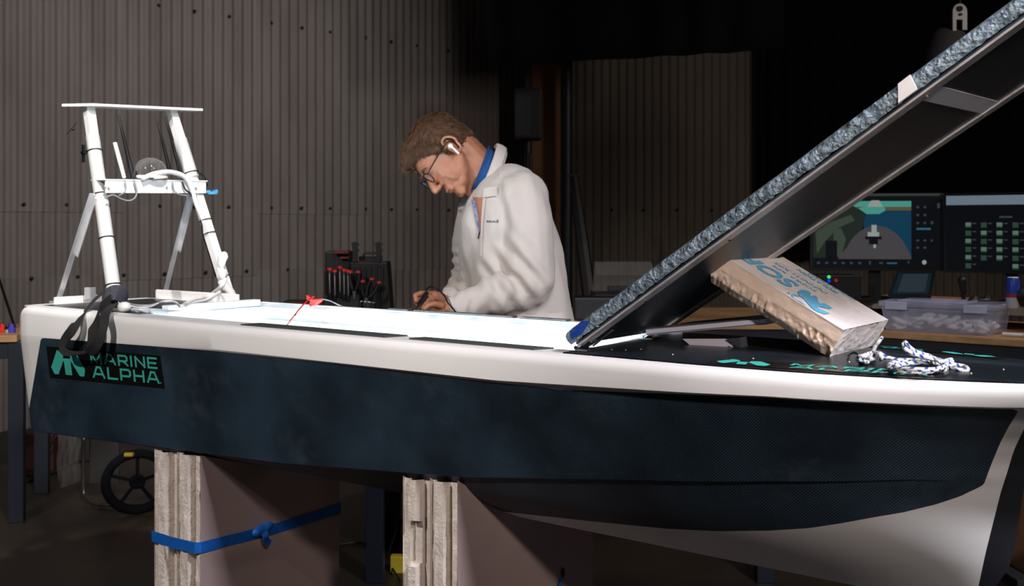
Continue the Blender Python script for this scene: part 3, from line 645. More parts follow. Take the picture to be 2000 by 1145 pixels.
build('tape_wrap', kn, m_whitemetal, tower, smooth=True, remesh=0.003, sm=2, label='white tape wrapped round the far leg')
wr = MB(); wr.tube(smooth_path([Ps(x, y, -2.655) for x, y in ((432, 548), (440, 560), (448, 575), (450, 588))], 4), [.012+.0009*i for i in range(13)], 12); build('leg_wrap', wr, m_cable, tower, smooth=True)
bc = MB(); p = Ps(404, 377, -2.775); q_ = Ps(421, 377, -2.775); bc.box((p+q_)/2, (q_-p)*0.5, UF*0.008, ZU*0.004); bc.box(q_+ZU*0.004-(q_-p)*0.05, (q_-p)*0.12, UF*0.008, ZU*0.006); bc.box(p+ZU*0.004, (q_-p)*0.25, UF*0.008, ZU*0.004)
build('blue_bracket', bc, m_bluepla, tower, label='light blue plastic bracket')
bk = MB(); bk.box(Ps(163, 300, -2.86), UF*0.004, VF*0.003, ZU*0.026); bk.tube([Ps(163, 298, -2.86)-UF*0.006, Ps(163, 298, -2.86)+UF*0.012], 0.006, 8); build('sensor', bk, m_black, tower)
an = MB(); a, b = Ps(131, 262, -2.9), Ps(149, 241, -2.9); an.tube([a, b], 0.0016, 6); an.sph(Ps(143, 252, -2.9), 0.005, 8, 6); an.tube([Ps(143, 252, -2.9), Ps(165, 272, -2.88)], 0.0005, 5)
build('whip', an, m_black, tower)
bh = MB(); bh.tube(smooth_path([Ps(x, y, -2.77) for x, y in ((386, 337), (398, 345), (404, 360), (399, 368), (388, 366))], 5), 0.003, 8); build('cable', bh, m_black, tower, smooth=True)
# cables lying on the stern
for pts, r, mt in ((((244, 590), (262, 596), (290, 597), (318, 591), (340, 592), (352, 600)), .003, m_gcable), (((244, 594), (270, 601), (296, 598), (320, 589), (342, 590), (354, 602)), .0025, m_cable), (((356, 600), (372, 589), (392, 583), (412, 576), (432, 560), (440, 545)), .007, m_cable), (((358, 602), (380, 592), (404, 586), (430, 570)), .005, m_cable)):
    build('cable', MB().tube(smooth_path([Pz(x, y, -0.214) if y > 575 else Ps(x, y, -2.62) for x, y in pts], 6), r, 8), mt, boat, smooth=True)
build('motor_knob', MB().ell(Pz(243, 600, ZD+0.014), UF*0.022, VF*0.016, ZU*0.014), m_pvc, boat, smooth=True)

# ------------------------------------------------------------------ black strap round the near tower leg
pth = [(226, 562, 1.76, .030), (205, 567, 1.71, .036), (184, 588, 1.65, .040), (166, 608, 1.59, .034), (152, 628, 1.548, .030), (140, 646, 1.535, .030), (129, 660, 1.535, .026), (122, 674, 1.535, .024), (123, 685, 1.535, .022), (134, 690, 1.535, .016), (148, 690, 1.535, .010), (160, 689, 1.533, .008), (170, 684, 1.53, .014), (179, 662, 1.532, .030), (184, 636, 1.54, .040), (192, 612, 1.57, .040), (210, 592, 1.64, .036), (232, 580, 1.72, .036)]
pp = smooth_path([Pt(x, y, t) for x, y, t, _ in pth], 6); n_ = len(pp); ups = []; wds = []
for i in range(n_):
    d = (pp[min(i+1, n_-1)]-pp[max(i-1, 0)]).normalized(); ups.append(d.cross(V((-0.45, -0.85, 0.15+0.3*math.sin(i*0.12)))).normalized())
    q_ = i/6; a_ = min(int(q_), len(pth)-2); wds.append(lerp(pth[a_][3], pth[a_+1][3], q_-a_))
strap = thing('webbing_strap', Pt(190, 690, 1.54), 'black webbing strap looped round the near tower leg and hanging over the stern', 'strap')
build('webbing', MB().ribbon(pp, ups, wds, 0.002), m_web, strap, smooth=True, angle=0.7)
p2 = smooth_path([Pt(x, y, t) for x, y, t in ((172, 690, 1.526), (190, 672, 1.527), (202, 640, 1.532), (206, 612, 1.56), (222, 594, 1.66))], 6)
build('webbing', MB().ribbon(p2, [V((0.75, -0.25, 0.1))]*len(p2), 0.026, 0.002), m_web, strap, smooth=True, angle=0.7)
p3 = smooth_path([Pt(x, y, t) for x, y, t in ((206, 578, 1.67), (220, 572, 1.665), (232, 572, 1.68), (243, 582, 1.71), (246, 592, 1.74))], 5)
build('hook_patch', MB().ribbon(p3, [V((0.25, 0, 1))]*len(p3), 0.040, 0.004), m_velcro, strap, smooth=True, angle=0.7, label='grey fuzzy hook-and-loop patch')
# red test clips on the far rim
clip = thing('test_clips', Pt(605, 590, CT+0.21), 'red crocodile test clips with wires on the far rim of the well', 'clips')
P_ = lambda x, y: Pt(x, y, CT+0.205)
for a, b, c in (((600, 578), (615, 588), (628, 585)), ((606, 592), (620, 590), (630, 586))):
    build('clip', MB().tube([P_(*a), P_(*b), P_(*c)], [0.003, 0.006, 0.003], 8).tube([P_(a[0], a[1]+5), P_(b[0], b[1]+3), P_(*c)], [0.003, 0.004, 0.003], 8), m_red, clip)
build('wire', MB().tube(smooth_path([Pt(614, 578, 2.02), Pt(600, 588, 1.98), Pt(585, 604, 1.85), Pt(572, 620, 1.74), Pt(560, 636, 1.67)], 5), 0.0016, 6), m_red, clip)
build('wire', MB().tube(smooth_path([Pt(618, 577, 2.02), Pt(598, 590, 1.99), Pt(583, 606, 1.86), Pt(576, 616, 1.76)], 5), 0.0018, 6), m_black, clip, smooth=True)
build('wire', MB().tube(smooth_path([P_(628, 584), P_(645, 588), P_(662, 596), Pt(675, 600, 2.06)], 5), 0.0016, 6), m_gcable, clip, smooth=True)

# ------------------------------------------------------------------ grey antenna panel on its foot, on the foredeck
pan = thing('antenna_panel', Pt(1390, 690, 1.80), 'flat grey metal panel propped on a bent foot under the raised lid', 'panel')
a, b = Pt(1262, 655, 1.80), Pt(1497, 634, 1.80); e = (b-a).normalized(); up = VF.cross(e).normalized()
if up.z < 0: up = -up
mb = MB().box((a+b)/2+VF*0.10+up*0.005, e*(b-a).length/2, VF*0.10, up*0.0055); build('housing', mb, m_greymet, pan, bevel=0.0015)
build('screen_face', MB().box((a+b)/2+VF*0.10+up*0.0115, e*((b-a).length/2-0.003), VF*0.097, up*0.001), m_greydark, pan)
build('edge_line', MB().box((a+b)/2-VF*0.0004+up*0.0018, e*((b-a).length/2), VF*0.0006, up*0.0006), m_greydark, pan)
f1, f2, f3, f4 = Pt(1333, 662, 1.81), Pt(1362, 687, 1.81), Pt(1448, 687, 1.81), Pt(1444, 661, 1.81)
build('foot', MB().poly([f1, f2, f3-UF*0.01, Pt(1420, 662, 1.81)], 0.0015, -VF).poly([f2, f3-UF*0.01, f3-UF*0.01+VF*0.05, f2+VF*0.05], 0.0015, ZU), m_greymet, pan)
build('foot_bracket', MB().poly([Pt(1418, 662, 1.805), f3, Pt(1444, 660, 1.80)], 0.0015, -VF).poly([f3, Pt(1444, 660, 1.80), Pt(1444, 660, 1.80)+VF*0.03, f3+VF*0.03], 0.001, UF), m_greydark, pan)
bx = MB(); bx.tube([Pt(1428, 671, 1.80), Pt(1442, 678, 1.80)], 0.001, 6); build('pin', bx, m_steel, pan)

# ------------------------------------------------------------------ foam prop block
beta = math.radians(28.8); la = (-UF*math.cos(beta)+ZU*math.sin(beta)); na = (UF*math.sin(beta)+ZU*math.cos(beta))
e0 = B(-0.655, 1.76, ZD+0.004); LN, WD, TH = 0.262, 0.175, 0.058
q1 = st(Ps(1734, 628, -0.628)); WD = q1[1]-1.76; WD = max(0.15, min(0.35, WD))
blk = thing('foam_block', e0, 'beige insulation foam offcut with blue print propping up the hatch lid', 'foam block')
m_foam = M('beige_polyurethane_foam', (0.77, 0.585, 0.475), 0.9, var=0.05, scale=20, bump=0.10, bscale=260)
m_facer = M('pale_foam_facer', (0.76, 0.69, 0.68), 0.75, var=0.07, scale=40, bump=0.12, bscale=120, stretch=(1, 1, 1))
m_print = M('sky_blue_ink', (0.13, 0.46, 0.72), 0.7, var=0.2, scale=160)
def FB(l, w_, h): return e0+la*l+VF*w_+na*h
def dispf(l, w_, h, nrm):
    p = FB(l, w_, h); a = 0.0007*noise.noise(p*80)
    lowm = max(0, 1-h/(TH*0.58))
    if nrm == 'side':
        rid = noise.noise(V((l*130, h*45, 2)))*noise.noise(V((l*40, h*90, 7)))
        a += lowm**0.5*(0.020*rid-0.003)*(1 if h > 0 else 1)+0.0012*noise.noise(p*50)*lowm
        a -= 0.012*max(0, 1-h/0.014); p = p-la*0.010*max(0, 1-h/0.03)*max(0, (l-LN*0.93)/(LN*0.07))
        return p-VF*a*1.0+VF*0
    if nrm == 'end': a += 0.0022*noise.noise(p*35)+0.0010*noise.noise(p*120)+0.003*max(0, noise.noise(V((w_*25, h*20, 1)))); return p-la*a
    if nrm == 'bot': return p-na*(0.002*noise.noise(p*60))
    return p
fm = MB()
NL, NH, NW = 150, 34, 60
side = [[dispf(LN*i/NL, 0, TH*j/NH, 'side') for j in range(NH+1)] for i in range(NL+1)]
fm.grid(side); fm.grid([[FB(LN*i/NL, WD, TH*j/4) for j in range(5)] for i in range(NL+1)])
fm.grid([[side[-1][int(j*NH/4)] if i == 0 else FB(LN, WD*i/6, TH*j/4) for j in range(5)] for i in range(7)])
endn = [[dispf(0, WD*i/NW, TH*j/NH, 'end') for j in range(NH+1)] for i in range(NW+1)]
for j in range(NH+1): endn[0][j] = side[0][j]
build('cut_end', MB().grid(endn), M('light_tinted_cut_foam', (0.74, 0.67, 0.66), 0.9, var=0.05, bump=0.15, bscale=150), blk, smooth=True, label='rough cut end face tinted for the light on it');  bot = [[side[i][0]] + [FB(LN*i/NL, WD*k/6, 0.001*math.sin(i)) for k in range(1, 7)] for i in range(NL+1)]  # end face tinted paler to stand in for cool light on it
fm.grid(bot)
for i in range(NW+1): pass
build('foam_body', fm, m_foam, blk, smooth=True, angle=0.8)
tg = [[FB(LN*i/60, -0.0005+(WD+0.001)*j/20, TH+0.0006+(0.0012*noise.noise(V((i*.5, j*.9, 0))) if i < 12 and 4 < j < 16 else 0)) for j in range(21)] for i in range(61)]
fc = MB().grid(tg); fc.grid([[r[0], r[0]-na*0.0015] for r in tg]); build('facer', fc, m_facer, blk, smooth=True, angle=0.6, label='pale paper-faced top side')
def TOPP(a, w_, off=0.0012): return FB(a, w_, TH+off+0.0006)
def tprint(txt, l0, l1, w0, w1, sw, name='print', off=0.0012, font=None):
    mb = MB()    # letters read up the block (towards +l), tops towards the near edge
    for q in text_polys(txt, 5, sw, 0.2):
        pts = [(lerp(l0, l1, u), lerp(w0, w1, v)) for u, v in q]
        c = [(min(LN-0.0005, x), y) for x, y in pts]
        if max(x for x, y in pts) > LN and min(x for x, y in pts) > LN: continue
        mb.poly([TOPP(x, y, off) for x, y in c])
    build(name, mb, m_print, blk)
def fat_text(txt, x0, x1, w0, w1, bold, name):
    cu = bpy.data.curves.new('t', 'FONT'); cu.body = txt; cu.size = 1; cu.offset = bold; cu.resolution_u = 4
    t = bpy.data.objects.new('t', cu); C.objects.link(t); dg = bpy.context.evaluated_depsgraph_get(); dg.update()
    me_ = bpy.data.meshes.new_from_object(t.evaluated_get(dg)); bpy.data.objects.remove(t)
    bm = bmesh.new(); bm.from_mesh(me_); mx_ = max(v.co.x for v in bm.verts); mn_ = min(v.co.x for v in bm.verts); my = max(v.co.y for v in bm.verts); ny = min(v.co.y for v in bm.verts)
    sx = (x1-x0)/(mx_-mn_)
    for v in bm.verts: v.co = V((x0+(v.co.x-mn_)*sx, lerp(w0, w1, (v.co.y-ny)/(my-ny)), 0))
    geo = list(bm.verts)+list(bm.edges)+list(bm.faces)
    bmesh.ops.bisect_plane(bm, geom=geo, plane_co=(LN-0.0008, 0, 0), plane_no=(1, 0, 0), clear_outer=True)
    geo = list(bm.verts)+list(bm.edges)+list(bm.faces)
    bmesh.ops.bisect_plane(bm, geom=geo, plane_co=(0, WD-0.0008, 0), plane_no=(0, 1, 0), clear_outer=True)
    mb = MB(); mb.v = [TOPP(v.co.x, v.co.y) for v in bm.verts]; bm.verts.index_update(); mb.f = [tuple(v.index for v in f.verts) for f in bm.faces]; bm.free()
    build(name, mb, m_print, blk)
fat_text('SOPREMA', 0.133, 0.133+0.27, 0.45*WD, 0.19*WD, 0.035, 'print')
fat_text('SOPRA XPS', 0.110, 0.205, 0.575*WD, 0.51*WD, 0.0, 'print')
fat_text('INFINITI XPS', 0.100, 0.215, 0.70*WD, 0.63*WD, 0.0, 'print')
fat_text('ISOLATION', 0.097, 0.185, 0.905*WD, 0.825*WD, 0.02, 'print')
fat_text('ISOLATION', 0.068, 0.17, 0.99*WD, 0.94*WD, 0.02, 'print')
lnm = MB(); lnm.poly([TOPP(0.063, WD*0.745), TOPP(LN-0.002, WD*0.745), TOPP(LN-0.002, WD*0.745+0.0012), TOPP(0.063, WD*0.745+0.0012)]); build('print', lnm, m_print, blk)
# leafy swirl emblem printed beside the words
def zf(X, Y):   # pixel of the enlarged view -> point on the facer plane
    px, py = 1380+X/4.579, 470+Y/4.579; r = V(((px-1000)/F, 1, -(py-440)/F)); c0 = FB(0, 0, TH+0.0018); k = (c0-V((0, 0, H))).dot(na)/r.dot(na); p = V((0, 0, H))+r*k; return p+VF*max(0, 0.001-(p-e0).dot(VF))
lf = MB()
for pl in ([(812, 455), (850, 437), (905, 448), (935, 470), (925, 495), (975, 490), (1000, 520), (985, 520), (1015, 560), (1060, 560), (1130, 605), (1090, 612), (1010, 590), (985, 600), (1100, 650), (1060, 658), (985, 635), (930, 590), (870, 520), (830, 495)],
           [(760, 478), (790, 478), (830, 498), (812, 502), (785, 492), (770, 496), (790, 520), (850, 550), (900, 590), (880, 590), (820, 556), (775, 522), (758, 495)], [(722, 462), (735, 460), (745, 475), (735, 478)], [(860, 590), (920, 600), (970, 630), (940, 622), (885, 605)]):
    lf.poly([zf(*p) for p in pl])
build('print', lf, m_print, blk)

# ------------------------------------------------------------------ rope
m_rope, t, b = nt('white_braided_rope_with_blue_flecks'); L = t.links.new
uvn = nd(t, 'ShaderNodeTexCoord'); sp = nd(t, 'ShaderNodeSeparateXYZ'); L(uvn.outputs['UV'], sp.inputs[0])
def mth(op, a, c=None, d=None, T=t):
    n = nd(T, 'ShaderNodeMath', operation=op)
    for i, x in enumerate((a, c, d)):
        if x is None: continue
        if isinstance(x, (int, float)): n.inputs[i].default_value = x
        else: T.links.new(x, n.inputs[i])
    return n.outputs[0]
u_, v_ = sp.outputs[0], sp.outputs[1]
def cell(k, off):
    a = mth('FRACT', mth('ADD', mth('MULTIPLY', u_, 52.0), mth('MULTIPLY', v_, k))); c = mth('FRACT', mth('ADD', mth('MULTIPLY', v_, 2), off))
    return mth('MULTIPLY', mth('LESS_THAN', a, 0.30), mth('LESS_THAN', c, 0.45))
fl_ = mth('MAXIMUM', cell(1.0, 0.0), cell(-1.0, 0.5))
mx = nd(t, 'ShaderNodeMix', data_type='RGBA'); mx.inputs[6].default_value = (0.74, 0.70, 0.63, 1); mx.inputs[7].default_value = (0.015, 0.06, 0.34, 1); L(fl_, mx.inputs[0]); L(mx.outputs[2], b.inputs['Base Color']); b.inputs['Roughness'].default_value = 0.8
bb = mth('MULTIPLY', mth('SINE', mth('MULTIPLY', mth('ADD', u_, mth('MULTIPLY', v_, 0.01)), 2*PI*330)), mth('SINE', mth('MULTIPLY', mth('SUBTRACT', mth('MULTIPLY', v_, 6), mth('MULTIPLY', u_, 160)), 2*PI)))
bp = nd(t, 'ShaderNodeBump'); bp.inputs['Strength'].default_value = 0.5; bp.inputs['Distance'].default_value = 0.001; L(bb, bp.inputs['Height']); L(bp.outputs[0], b.inputs['Normal'])
def rope_mesh(name, pts, r, parent, k=8, n=12):
    pth_ = smooth_path(pts, k); mb = MB().tube(pth_, r, n)
    ob = build(name, mb, m_rope, parent, smooth=True, angle=1.2)
    uv = ob.data.uv_layers.new(name='UVMap'); cum = [0]
    for a_, b_ in zip(pth_, pth_[1:]): cum.append(cum[-1]+(b_-a_).length)
    for p in ob.data.polygons:
        ks = [ob.data.loops[l].vertex_index % n for l in p.loop_indices] if len(p.loop_indices) == 4 else None
        for l in p.loop_indices:
            vi = ob.data.loops[l].vertex_index; kk = vi % n
            if ks and 0 in ks and (n-1) in ks and kk == 0: kk = n
            uv.data[l].uv = (cum[vi//n], kk/n)
    return ob
rope = thing('rope', Pz(1780, 722, ZD), 'white braided rope with blue flecks coiled on the foredeck', 'rope')
R_ = 0.0036
def RP(x, y, h): return Pz(x, y, ZD+0.008+h) if h < 0.03 else Pz(x, y+h*F/1.75, ZD+0.008)+ZU*h
path = [RP(1676, 703, .004), RP(1690, 694, .012), RP(1704, 690, .012), RP(1716, 692, .016), RP(1722, 699, .012), RP(1714, 704, .006), RP(1700, 700, .008), RP(1715, 690, .010), RP(1728, 697, .004), RP(1745, 702, 0), RP(1765, 704, 0), RP(1790, 707, .003), RP(1802, 706, .006), RP(1775, 704, .004), RP(1748, 708, .002), RP(1735, 716, 0), RP(1745, 723, 0), RP(1780, 727, 0), RP(1820, 727, 0), RP(1846, 722, 0), RP(1842, 714, .001), RP(1810, 708, .010), RP(1775, 710, .009), RP(1752, 715, .008), RP(1754, 720, .007), RP(1785, 722, .009), RP(1825, 722, .008), RP(1848, 714, .009), RP(1840, 706, .012), RP(1815, 700, .018), RP(1790, 694, .022), RP(1772, 688, .030), RP(1765, 678, .036), RP(1768, 672, .040), RP(1774, 680, .036), RP(1790, 688, .026), RP(1815, 696, .018), RP(1835, 706, .014), RP(1852, 714, .004), RP(1872, 723, 0), RP(1889, 723, 0), RP(1885, 717, 0), RP(1866, 713, .002), RP(1846, 707, .008), RP(1858, 703, .008), RP(1858, 709, .004)]
rope_mesh('rope_strand', path, R_, rope)
rope_mesh('rope_strand', [RP(1682, 702, .012), RP(1692, 708, .004), RP(1699, 703, .002), RP(1690, 696, .016), RP(1678, 698, .014), RP(1676, 704, .006), RP(1690, 706, 0)], R_, rope)
tail = [RP(1704, 694, .012), Pt(1708, 680, 1.93), Pt(1716, 668, 1.95), Pt(1722, 660, 1.97), Pt(1712, 668, 1.98)]
rope_mesh('rope_tail', tail, R_*0.95, rope)
eye = MB().tube([RP(1668, 706, .0)+(UF*math.cos(a)+ZU*math.sin(a))*0.010+ZU*0.004 for a in [2*PI*k/16 for k in range(16)]], 0.0022, 8, closed=True); eye.box(RP(1668, 708, -0.006), UF*0.012, VF*0.008, ZU*0.001)
build('deck_eye', eye, m_steel, boat, smooth=True, angle=0.8)

# ------------------------------------------------------------------ foam board supports
m_board = M('pinkish_foam_board_edge', (0.66, 0.58, 0.52), 0.9, var=0.1, scale=30, bump=0.35, bscale=120)
m_bface = M('pink_foam_board_shaded_face', (0.36, 0.26, 0.25), 0.7, var=0.05, scale=8)  # broad faces coloured darker than the edges to stand in for shade
def hull_bottom(s, t):
    w_ = abs(t-CT); zc = zchine(s); return lerp(-0.618, zc-0.004, min(1, w_/wch(s)))
def support(s0, s1, t0, t1, label, cat, notch=False, zt=None):
    nb_ = 2; th = (s1-s0)/nb_; root = thing('board_stack', B((s0+s1)/2, (t0+t1)/2, -H), label, cat, 'foam board stacks under the boat')
    for k in range(nb_):
        a = s0+k*th+0.001; b = s0+(k+1)*th-0.001
        # plan outline of a shiplap board edge: proud rough part and recessed tongue; extruded in z with jitter
        outl = [(a, t0+0.004), (a+th*0.30, t0+0.004), (a+th*0.30, t0-0.008), (a+th*0.56, t0-0.008), (a+th*0.56, t0+0.022), (b, t0+0.022)] if k == 0 else [(a, t0+0.008), (a+th*0.18, t0+0.008), (a+th*0.22, t0-0.004), (a+th*0.52, t0-0.004), (a+th*0.55, t0+0.018), (a+th*0.80, t0+0.018), (a+th*0.82, t0), (b, t0)]
        dense = []
        for (x0, y0), (x1, y1) in zip(outl, outl[1:]):
            m_ = max(1, int(abs(x1-x0)/0.004))
            for i in range(m_): dense.append((lerp(x0, x1, i/m_), lerp(y0, y1, i/m_)))
        dense.append(outl[-1])
        mb = MB(); g = []; nz_ = 120
        for i, (x, y) in enumerate(dense):
            col = []; rec = y > t0+0.012
            ztop_ = hull_bottom(x, t0+0.01)-0.002
            for j in range(nz_+1):
                z = lerp(-H, ztop_-(0.0 if not rec else 0.004), j/nz_)
                jit = (0.0025*noise.noise(V((x*60, z*25, k)))+0.0016*noise.noise(V((x*200, z*130, 3))))*(0.2 if rec else 1)
                gap = 0
                if notch and k == 0 and a+th*0.28 < x < a+th*0.58 and -0.69 < z < -0.60: gap = 0.022
                col.append(B(x, y+jit+gap, z))
            g.append(col)
        mb.grid(g)
        mb.grid([[B(a, lerp(t0, t1, i/20), z) if j == 0 else B(a, lerp(t0, t1, i/20), hull_bottom(a, lerp(t0, t1, i/20))-0.002) for j, z in enumerate((-H, 0))] for i in range(21)])
        build('board_core', mb, m_board, root, smooth=True, angle=0.5)
        fc_ = MB(); fc_.grid([[B(b, lerp(t0+(0.022 if k == 0 else 0), t1, i/24), -H), B(b, lerp(t0+(0.022 if k == 0 else 0), t1, i/24), hull_bottom(b, lerp(t0, t1, i/24))-0.003)] for i in range(25)])
        fc_.grid([[B(x, t1, -H), B(x, t1, hull_bottom(x, t1)-0.003)] for x in (a, b)])
        build('board_face', fc_, m_bface, root)
    return root
support(-2.338, -2.151, 1.612, 2.073, 'left stack of pink foam boards under the boat, bound with a blue strap', 'foam boards')
RSTACK = support(-1.489, -1.342, 1.612, 2.105, 'right stack of pink foam boards under the boat, without a strap', 'foam boards', True)
kn0 = Ps(1100, 1120, -1.338); WORLD['board_stack.001'] if 'board_stack.001' in WORLD else None
build('knot_mark', MB().ell(kn0, VF*0.006, UF*0.002, ZU*0.011), M('dark_brown_stain', (0.03, 0.018, 0.012), 0.8), RSTACK, smooth=True, label='small dark stain')
build('blue_tag', MB().tube([Ps(1096, 1132, -1.336), Ps(1092, 1150, -1.334)], 0.004, 8), m_bluetape, RSTACK, smooth=True, label='bit of blue cord')
# blue strap with knot
bs = thing('blue_strap', B(-2.15, 1.61, -0.79), 'flat blue strap knotted round the left foam board stack', 'strap')
zs = -0.782
loop = [B(-2.3395, 1.95, zs), B(-2.3395, 1.612, zs-.004), B(-2.335, 1.603, zs), B(-2.25, 1.600, zs+0.000), B(-2.16, 1.602, zs+.002), B(-2.148, 1.612, zs+.002), B(-2.148, 1.70, zs), B(-2.148, 1.80, zs-.004), B(-2.148, 1.90, zs-.004), B(-2.148, 2.075, zs), B(-2.16, 2.078, zs), B(-2.33, 2.078, zs), B(-2.342, 2.07, zs), B(-2.342, 1.95, zs)]
build('strap_band', MB().ribbon(loop, [ZU]*len(loop), 0.027, 0.0012), m_bluetape, bs)
kc = Ps(512, 1036, -2.14)
kb = MB(); kb.ell(kc, VF*0.032, UF*0.010, ZU*0.015); kb.ell(kc+VF*0.015+ZU*0.004, VF*0.02+ZU*0.006, UF*0.012, ZU*0.012-VF*0.004); kb.ell(kc-VF*0.014-ZU*0.002, VF*0.018, UF*0.011, ZU*0.013)
build('knot', kb, m_bluetape, bs, smooth=True, remesh=0.003, sm=3)
tl = smooth_path([kc+UF*0.008, kc+UF*0.014-ZU*0.015, kc+UF*0.012-ZU*0.028+VF*0.006, kc+UF*0.012-ZU*0.036+VF*0.016], 4); build('loose_end', MB().ribbon(tl, [VF+ZU*0.3]*len(tl), 0.018, 0.0012), m_bluetape, bs)
# ------------------------------------------------------------------ benches and desks
def desk(name, front_a, front_b, depth, label, zt=0.77, legs=(), apron=True, color=None, thick=0.028):
    a, b = V((*front_a, 0)), V((*front_b, 0)); d = (b-a).normalized(); n = V((-d.y, d.x, 0)); L_ = (b-a).length
    root = thing(name, (a+b)/2+n*depth/2, label, 'desk')
    mb = MB().box((a+b)/2+n*depth/2+ZU*(zt-thick/2), d*L_/2, n*depth/2, ZU*thick/2); build('tabletop', mb, color or m_wood, root, bevel=0.003)
    if apron: build('apron', MB().box((a+b)/2+n*0.03+ZU*(zt-thick-0.035), d*(L_/2-0.01), n*0.015, ZU*0.035), m_navy, root)
    for f, k in legs:
        p = a+d*(f*L_)+n*(0.035 if k == 0 else depth-0.035)
        build('leg', MB().box(p+ZU*(zt-thick)/2, d*0.03, n*0.025, ZU*(zt-thick)/2-ZU*0.0), m_navy, root, bevel=0.003)
    return root
def fl_(px, D): return ((px-1000)/F*D, D)
desk('workbench', fl_(-260, 4.25), fl_(33, 4.36), 0.55, 'wood-topped bench with navy legs at the left edge behind the stern', legs=((0.985, 0), (0.03, 0), (0.97, 1)))
desk('workbench', fl_(520, 4.88), fl_(1640, 4.88), 0.95, 'long wood-topped workbench behind the man holding the tool cases', legs=((0.02, 0), (0.98, 0), (0.02, 1), (0.98, 1)))
ra, rb = V((*fl_(1655, 4.62), 0)), V((*fl_(2200, 3.95), 0)); rdir = (rb-ra).normalized(); rn = V((-rdir.y, rdir.x, 0))
desk('monitor_desk', fl_(1655, 4.62), fl_(2200, 3.95), 0.85, 'wood-topped desk at the right carrying two monitors', legs=((0.02, 0), (0.97, 0), (0.6, 1)))
desk('side_table', fl_(706, 3.62), fl_(1522, 3.62), 0.6, 'low dark table behind the boat, only its legs showing underneath', zt=0.70, legs=((0.03, 0), (0.97, 0), (0.03, 1), (0.97, 1)), color=m_innerdark)
bd = bpy.data.objects
# right desk riser
def RD(a, n_, z): return ra+rdir*a+rn*n_+ZU*z      # along the front edge, depth from it, height
rs = thing('monitor_riser', RD(0.65, 0.62, 0.77), 'wooden riser shelf with a pale edge under the monitors', 'shelf')
m_dark2 = m_innerdark
build('shelf_board', MB().box(RD(0.70, 0.60, 0.858), rdir*0.80, rn*0.2, ZU*0.018), m_wood, rs)
build('edge_band', MB().box(RD(0.70, 0.398, 0.855), rdir*0.80, rn*0.003, ZU*0.021), m_edge, rs)
for a_ in (-0.08, 0.7, 1.45): build('support', MB().box(RD(a_, 0.62, 0.805), rdir*0.012, rn*0.17, ZU*0.035), m_dark2, rs)
# monitors: screen planes face the camera side
def emis(name, col, st_=0.6):
    return M(name, (0.003, 0.003, 0.004), 0.6, var=0, spec=0.1, emit=(col, st_))
def monitor(px0, px1, py0, py1, D0, D1, label):
    A_, B_, C_, D_ = PD(px0, py0, D0), PD(px1, py0, D1), PD(px1, py1, D1), PD(px0, py1, D0)
    zt = (A_.z+B_.z)/2; zb = (C_.z+D_.z)/2; a = V((A_.x, A_.y, zb)); b = V((B_.x, B_.y, zb)); d = (b-a).normalized(); n = V((d.y, -d.x, 0)); Lw = (b-a).length; hh = zt-zb
    root = thing('monitor', (a+b)/2-n*0.05, label, 'monitor')
    build('housing', MB().box((a+b)/2+ZU*hh/2-n*0.018, d*(Lw/2+0.012), n*0.016, ZU*(hh/2+0.012)), m_black, root, bevel=0.003)
    zs_ = 0.876
    build('stand', MB().box((a+b)/2-n*0.045+ZU*((zs_-zb)/2+0.05), d*0.025, n*0.008, ZU*((zb-zs_)/2+0.06)).box((a+b)/2-n*0.03+ZU*(zs_-zb+0.005), d*0.10, n*0.08, ZU*0.005), m_black, root)
    def S(u, v, off): return a+d*(u*Lw)+ZU*(hh*(1-v))+n*(0.0005+off)
    return root, S
def scr(root, name, polys, mat, S, off, box=None):
    if name == 'file_icons':
        for pl in polys: scr(root, 'file_icon', [pl], mat, S, off)
        return
    mb = MB()
    for pl in polys: mb.poly([S(u, v, off) for u, v in pl])
    ob = build(name, mb, mat, root)
    if len(polys) > 1: ob['kind'] = 'stuff'
    return ob
def rect(u0, v0, u1, v1): return [(u0, v0), (u1, v0), (u1, v1), (u0, v1)]
mo, S = monitor(1588, 1838, 383, 524, 4.98, 4.90, 'left monitor showing a harbour camera view of a boat bow')
e_blk = emis('screen_black', (0.004, 0.005, 0.007)); e_bar = emis('screen_grey', (0.055, 0.06, 0.06)); e_teal = emis('screen_teal', (0.09, 0.42, 0.36)); e_sea = emis('screen_sea_blue', (0.006, 0.06, 0.12))
e_bow = emis('screen_bow_grey', (0.085, 0.08, 0.085)); e_grn = emis('screen_quay_green', (0.06, 0.085, 0.06)); e_grn2 = emis('screen_dark_green', (0.02, 0.03, 0.022)); e_wht = emis('screen_white', (0.40, 0.46, 0.44)); e_cyan = emis('screen_cyan', (0.03, 0.16, 0.24)); e_dim = emis('screen_dim_text', (0.05, 0.07, 0.08)); e_gold = emis('screen_ochre', (0.16, 0.12, 0.05))
scr(mo, 'screen', [rect(0, 0, 1, 1)], e_blk, S, 0)
scr(mo, 'menu_bar', [rect(0.0, -0.035, 0.99, 0.0)], e_bar, S, 0.0004)
